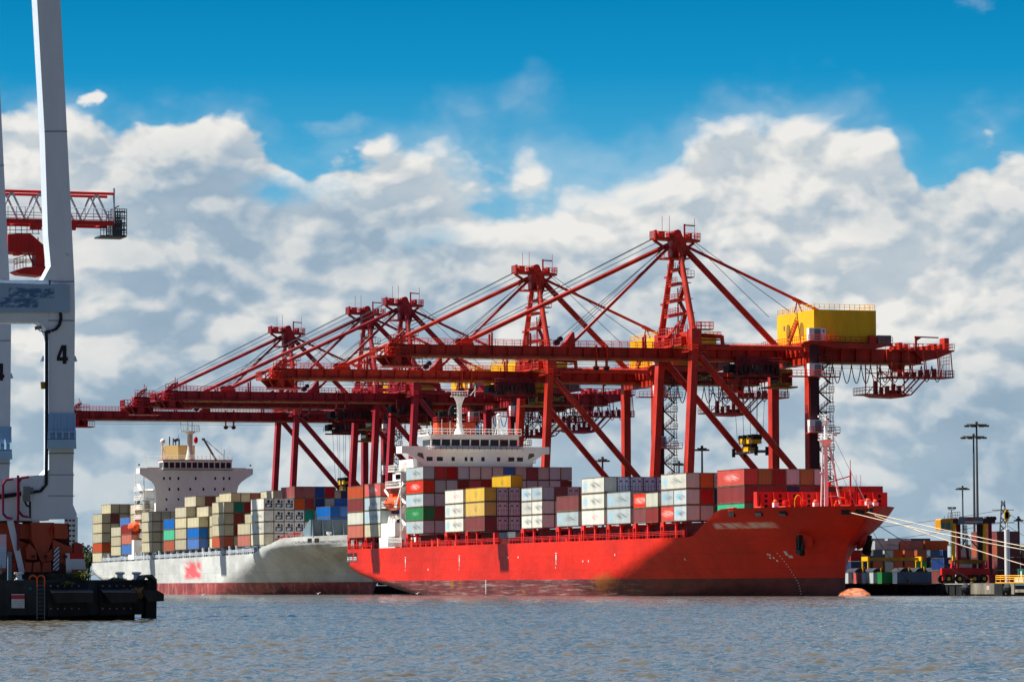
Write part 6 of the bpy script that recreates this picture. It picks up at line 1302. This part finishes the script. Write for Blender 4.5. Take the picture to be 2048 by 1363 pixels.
# straddle carrier
SU = 127.5
def fs(x, y, dy=0): v, z = onU(x, y, SU+dy); return (v+54, dy, z-LZ)
SC = thing('straddle_carrier', 'tall straddle carrier with yellow legs, red base and grey engine deck', 'vehicle', W(SU, -54, LZ))
for k, x in enumerate((1908.5, 1971)):
    b = MB(); b.prism([fs(x-3, 1038), fs(x+3, 1038), fs(x+2, 1122), fs(x-3, 1122)][::-1], (0, -.5, 0), 0); b.prism([fs(x-3.5, 1120, .05), fs(x+3, 1120, .05), fs(x+4.5, 1135, .05), fs(x-5.5, 1135, .05)][::-1], (0, -.6, 0), 1); b.prism([fs(x-1, 1122, .08), fs(x+1, 1122, .08), fs(x+1, 1129, .08), fs(x-1, 1129, .08)][::-1], (0, -.05, 0), 2)
    b.build('front_leg', [yellow, redpaint, white], SC)
    b = MB(); q = fs(x+8, 1038, -4.6); b.box(q[0]-.35, q[0]+.35, -5, -4.4, 1.6, 12.0); b.build('rear_leg', paint('carrier_dark_red', (110, 24, 34), .5), SC)
def yb_(y, dy=0): return fs(1930, y, dy)[2]
b = MB(); b.prism([fs(1884, 1135, .1), fs(1980, 1136, .1), fs(1981, 1147, .1), fs(1884, 1149, .1)][::-1], (0, -.8, 0)); b.prism([fs(1884, 1136, -4.6), fs(1988, 1136, -4.6), fs(1988, 1149, -4.6), fs(1884, 1149, -4.6)][::-1], (0, -.7, 0)); b.prism([fs(1886, 1149, .1), fs(1892, 1149, .1), fs(1890, 1160, .1), fs(1886, 1160, .1)][::-1], (0, -.5, 0))
for y in (1139, 1144): b.beam(fs(1886, y, .16), fs(1979, y, .16), .1, .12)
for x in np.arange(1896, 1976, 9): b.prism([fs(x, 1149, 0), fs(x+4, 1149, 0), fs(x+3, 1158, 0), fs(x+1, 1158, 0)][::-1], (0, -.4, 0))
b.build('base_frame', redpaint, SC)
for x in (1897, 1919, 1949, 1968):
    p = fs(x, 1158.5, .3)
    w = MB(); w.lathe([(.4, -.25), (.78, -.2), (.8, 0), (.78, .2), (.4, .25)], (p[0], .2, .82), 18, 0, ax=1); w.lathe([(0, .1), (.36, .2), (.34, .28), (0, .26)], (p[0], .2, .82), 12, 1, ax=1); w.build('wheel', [rubber, yellow], SC, smooth=True)
    w = MB(); w.lathe([(.4, -.25), (.78, -.2), (.8, 0), (.78, .2), (.4, .25)], (p[0]-1, -4.8, .82), 18, 0, ax=1); w.build('wheel', rubber, SC, smooth=True)
b = MB(); b.prism([fs(1918, 1033, .2), fs(1967, 1033, .2), fs(1966, 1047, .2), fs(1915, 1047, .2)][::-1], (0, -5.2, 0), 0); b.prism([fs(1936, 1035.5, .25), fs(1948, 1035.5, .25), fs(1948, 1040.5, .25), fs(1936, 1040.5, .25)][::-1], (0, -.1, 0), 1); b.prism([fs(1930, 1042, .25), fs(1965, 1042, .25), fs(1965, 1043.5, .25), fs(1930, 1043.5, .25)][::-1], (0, -.1, 0), 2)
b.build('engine_deck', [paint('deck_grey', (110, 112, 120), .5), orange, white], SC)
b = MB(); b.box(*sorted((fs(1990, 1036)[0], fs(1967, 1036)[0])), -4.6, .1, yb_(1046), yb_(1036)); 
for x in (1974, 1981, 1987): b.lathe([(0, -.5), (.4, -.5), (.4, .5), (0, .5)], fs(x, 1036, -1), 10, ax=1)
b.box(*sorted((fs(1988, 1040)[0], fs(1975, 1040)[0])), -4.8, -4.2, 1.8, yb_(1046)); b.box(*sorted((fs(1918, 1040)[0], fs(1902, 1040)[0])), -4.8, .1, yb_(1046), yb_(1036)); b.build('hoist_gear', paint('hoist_dark', (60, 34, 40), .6), SC)
b = MB(); b.prism([fs(1881, 1039, .6), fs(1884, 1037, .6), fs(1906, 1037, .6), fs(1906, 1060, .6), fs(1882, 1060, .6)][::-1], (0, -2.4, 0), 0); b.prism([fs(1883, 1044, .66), fs(1890, 1044, .66), fs(1890, 1057, .66), fs(1883.5, 1057, .66)][::-1], (0, -.1, 0), 1); b.prism([fs(1893, 1044, .66), fs(1901, 1044, .66), fs(1901, 1057, .66), fs(1893, 1057, .66)][::-1], (0, -.1, 0), 1)
b.build('cab', [paint('cab_amber', (206, 140, 20), .5), paint('cab_glass', (60, 120, 124), .15)], SC)
b = MB(); b.rail([fs(1896, 1037, -1), fs(1920, 1035, -1)], 1.1, .5, .05); b.tube(fs(1903, 1037, 0), fs(1903, 1018, 0), .08, n=6); b.beam(fs(1897, 1018.5, 0), fs(1910, 1018.5, 0), .12, .12); b.tube(fs(1889, 1037, 0), fs(1889, 1031, 0), .05, n=5)
for x in (1899, 1908): p = fs(x, 1017, 0); b.box(p[0]-.35, p[0]+.35, -.2, .2, p[2], p[2]+.35)
for x in (1902, 1905): b.tube(fs(x, 1060, -.5), fs(x, 1135, -.5), .07, n=5)
b.build('mast_and_rails', galv, SC)
b = MB()
for k in range(6): b.tube(fs(1926+k*1.4, 1049, -1.5), fs(1934+k*.9, 1117, -1.5), .045, n=4)
b.beam(fs(1934, 1070, -1.5), fs(1921, 1100, -1.5), .16, .16); b.beam(fs(1934, 1070, -1.5), fs(1966, 1107, -1.5), .16, .16)
for y in (1052, 1058, 1064): b.tube(fs(1925, y, -1.5), fs(1936, y, -1.5), .04, n=4)
b.build('hoist_ropes', dark, SC)
b = MB(); b.box(*sorted((fs(1968, 1122)[0], fs(1913, 1122)[0])), -3.4, -.6, yb_(1126), yb_(1119)); b.build('spreader', dullyel, SC)
b = MB(); b.box(*sorted((fs(1946, 1130)[0], fs(1924, 1130)[0])), -1.4, -.4, yb_(1134), yb_(1127)); b.box(*sorted((fs(1940, 1155)[0], fs(1926, 1155)[0])), -3.4, -2.4, 0, yb_(1146)); b.build('machinery_panel', paint('panel_grey', (170, 172, 180), .5), SC)
# light masts, pylon, beacon
def lamp(x, y, Y, label, ring=2.6, double=False, bars=1):
    p = atY(x, y, Y); T = thing('light_mast', label, 'light mast', (p.x, Y, LZ), .2, 'floodlight masts in the port'); h = p.z-LZ
    b = MB(); b.tube((0, 0, 0), (0, 0, h), .38, r2=.2, n=8); b.build('pole', galv if Y > 900 else hivis, T)
    b = MB(); b.tube((-ring, 0, h), (ring, 0, h), .1, n=5); b.lathe([(ring*.9, 0), (ring*.9, .12), (ring*.8, .12), (ring*.8, 0)], (0, 0, h-.2), 16)
    for a in np.linspace(0, 2*pi, 9)[:-1]: b.box(ring*cos(a)-.5, ring*cos(a)+.5, ring*sin(a)-.3, ring*sin(a)+.3, h-.55, h-.2)
    b.tube((0, 0, h), (0, 0, h+.6), .3, n=8); b.build('lamp_head', paint('lamp_head_bronze', (96, 90, 80), .5), T)
lamp(1953, 848, 860, 'tallest floodlight mast standing behind the straddle carrier', 2.3); lamp(1947, 872, 900, 'second tallest floodlight mast just left of the tallest one', 2.6); lamp(1925, 975, 1100, 'thin floodlight mast left of the tall pair', 1.5); lamp(2037, 1037, 900, 'short light mast near the right edge beside the beacon', .6)
lamp(1205, 918, 880, 'floodlight mast rising behind the containers between the two right crane legs', 1.1); lamp(1404, 896, 860, 'floodlight mast behind the containers right of the waterside leg', 1.1); lamp(1358, 926, 980, 'floodlight mast partly hidden by the orange crane leg', 1.1)
p0_, p1_ = atY(2006, 1076, 2500), atY(2006, 1000, 2500); h = p1_.z
b = MB()
for s in (-1, 1):
    for t in (-1, 1): b.tube((s*4.2, t*4, 0), (s*.9, t*.9, h), .3, n=5)
for z in np.linspace(8, h, 10):
    w = 4.2-3.3*z/h
    for t in (-1, 1): b.tube((-w, t*w, z), (w, t*w, z-4), .18, n=4); b.tube((w, t*w, z), (-w, t*w, z-4), .18, n=4)
for z in (h-6, h-14, h-22): b.tube((-7, 0, z), (7, 0, z), .3, n=5)
tag(b.build('power_pylon', galv, loc=(p1_.x, 2500, 0)), 'distant lattice power pylon near the right edge', 'pylon')
b = MB()
for q in (0, 1, 2):
    z = h-6-8*q
    for a, bq in (((0, 0), (120, 160)), ((0, 0), (-420, -260))): b.pipe([(p1_.x+a_*(bq[0]), 2500+a_*bq[1], z-18*(1-(2*a_-1)**2)) for a_ in np.linspace(0, 1, 14)], .16, 4)
tag(b.build('power_line', galv), 'thin power lines sagging away on both sides of the lattice pylon', 'cable')
p = atY(2014, 1076, 760); BC = thing('beacon_tower', 'yellow and white beacon on a round column near the right edge', 'beacon', (p.x, 760, LZ), 0)
za_, zb2, zc = atY(2014, 1058, 760).z-LZ, atY(2014, 1041, 760).z-LZ, atY(2014, 1018, 760).z-LZ
b = MB(); b.tube((0, 0, 0), (0, 0, za_), .52, n=16); b.tube((0, 0, za_), (0, 0, zb2), .14, n=10); b.build('column', white, BC)
b = MB(); b.box(-.3, .3, -.4, .4, zb2, zc, 0); b.box(-.5, .5, -.4, .4, zb2+.5, zc-.5, 0); b.prism([(.3, -.2, zb2+.6), (.8, -.2, zb2+1.0), (.3, -.2, zb2+1.5)], (0, .4, 0)); b.build('lamp_head', yellow, BC)
b = MB(); q = atY(1955, 1100, 1040); b.tube((0, 0, 0), (0, 0, 5), .3, n=10, mi=0)
pp = atY(1954, 1050, 1040); HP = MB(); hz = pp.z-LZ
for k_ in range(8): z = hz*k_/8; HP.tube((0, 0, z), (0, 0, hz*(k_+1)/8), .4, n=12, mi=k_ % 2)
tag(HP.build('striped_pole', [redpaint, white], loc=(q.x, 1040, LZ), smooth=True), 'red and white banded pole seen inside the straddle carrier frame', 'pole')
# mooring ropes and quay bollards on the far quay
def rope(a, b_, sag, r, label, mt, name='mooring_rope'):
    a = Vector(a); b_ = Vector(b_); m_ = MB(); pts = [tuple(a.lerp(b_, t)-Vector((0, 0, sag*4*t*(1-t)))) for t in np.linspace(0, 1, 17)]
    pts = [tuple(a.lerp(b_, float(t))-Vector((0, 0, sag*4*float(t)*(1-float(t))))) for t in np.linspace(0, 1, 17)]
    m_.pipe(pts, r, 6); tag(m_.build(name, mt), label, 'rope', 'mooring ropes from the red bow')
ropem = paint('rope_cream', (226, 206, 178), .8); roped = paint('rope_dark', (92, 84, 82), .8)
def rl(x, z=13.3): u = float(rail_u(x)); return W(u, red_half(u, z)+.2, z)
rope(rl(1698), W(286, -19.5, 2.6), 1.0, .06, 'cream mooring rope from the left bow fairlead, highest of the ropes at the right edge', ropem)
rope(rl(1730), W(239, -19.5, 2.6), .35, .07, 'cream mooring rope running lowest, from the middle bow fairlead to the quay', ropem)
rope(rl(1748), W(282, -19.5, 2.6), .6, .06, 'cream mooring rope leaving the foremost bow fairlead by the yellow fitting', ropem)
ub, _ = onV(1944, 1163, -19.0)
rope(W(206.0, 0.4, 12.6), W(ub, -19.0, 2.5), .3, .06, 'thin dark mooring rope from the bow tip to the quay bollard', roped); rope(W(205.8, .4, 12.5), W(179, -19.0, 2.4), .6, .05, 'thin dark rope slanting down left from the bow tip behind the anchor', roped)
for (u, lb_) in ((ub, 'small steel bollard on the quay below the straddle carrier'), (179, 'small steel bollard on the quay hidden near the bow')):
    b = MB(); b.lathe([(.3, 0), (.3, .1), (.18, .15), (.18, .45), (.32, .55), (.3, .7), (0, .72)], (0, 0, 0), 14); tag(b.build('mooring_bollard', dullyel, loc=W(u, -19, LZ), smooth=True), lb_, 'bollard')
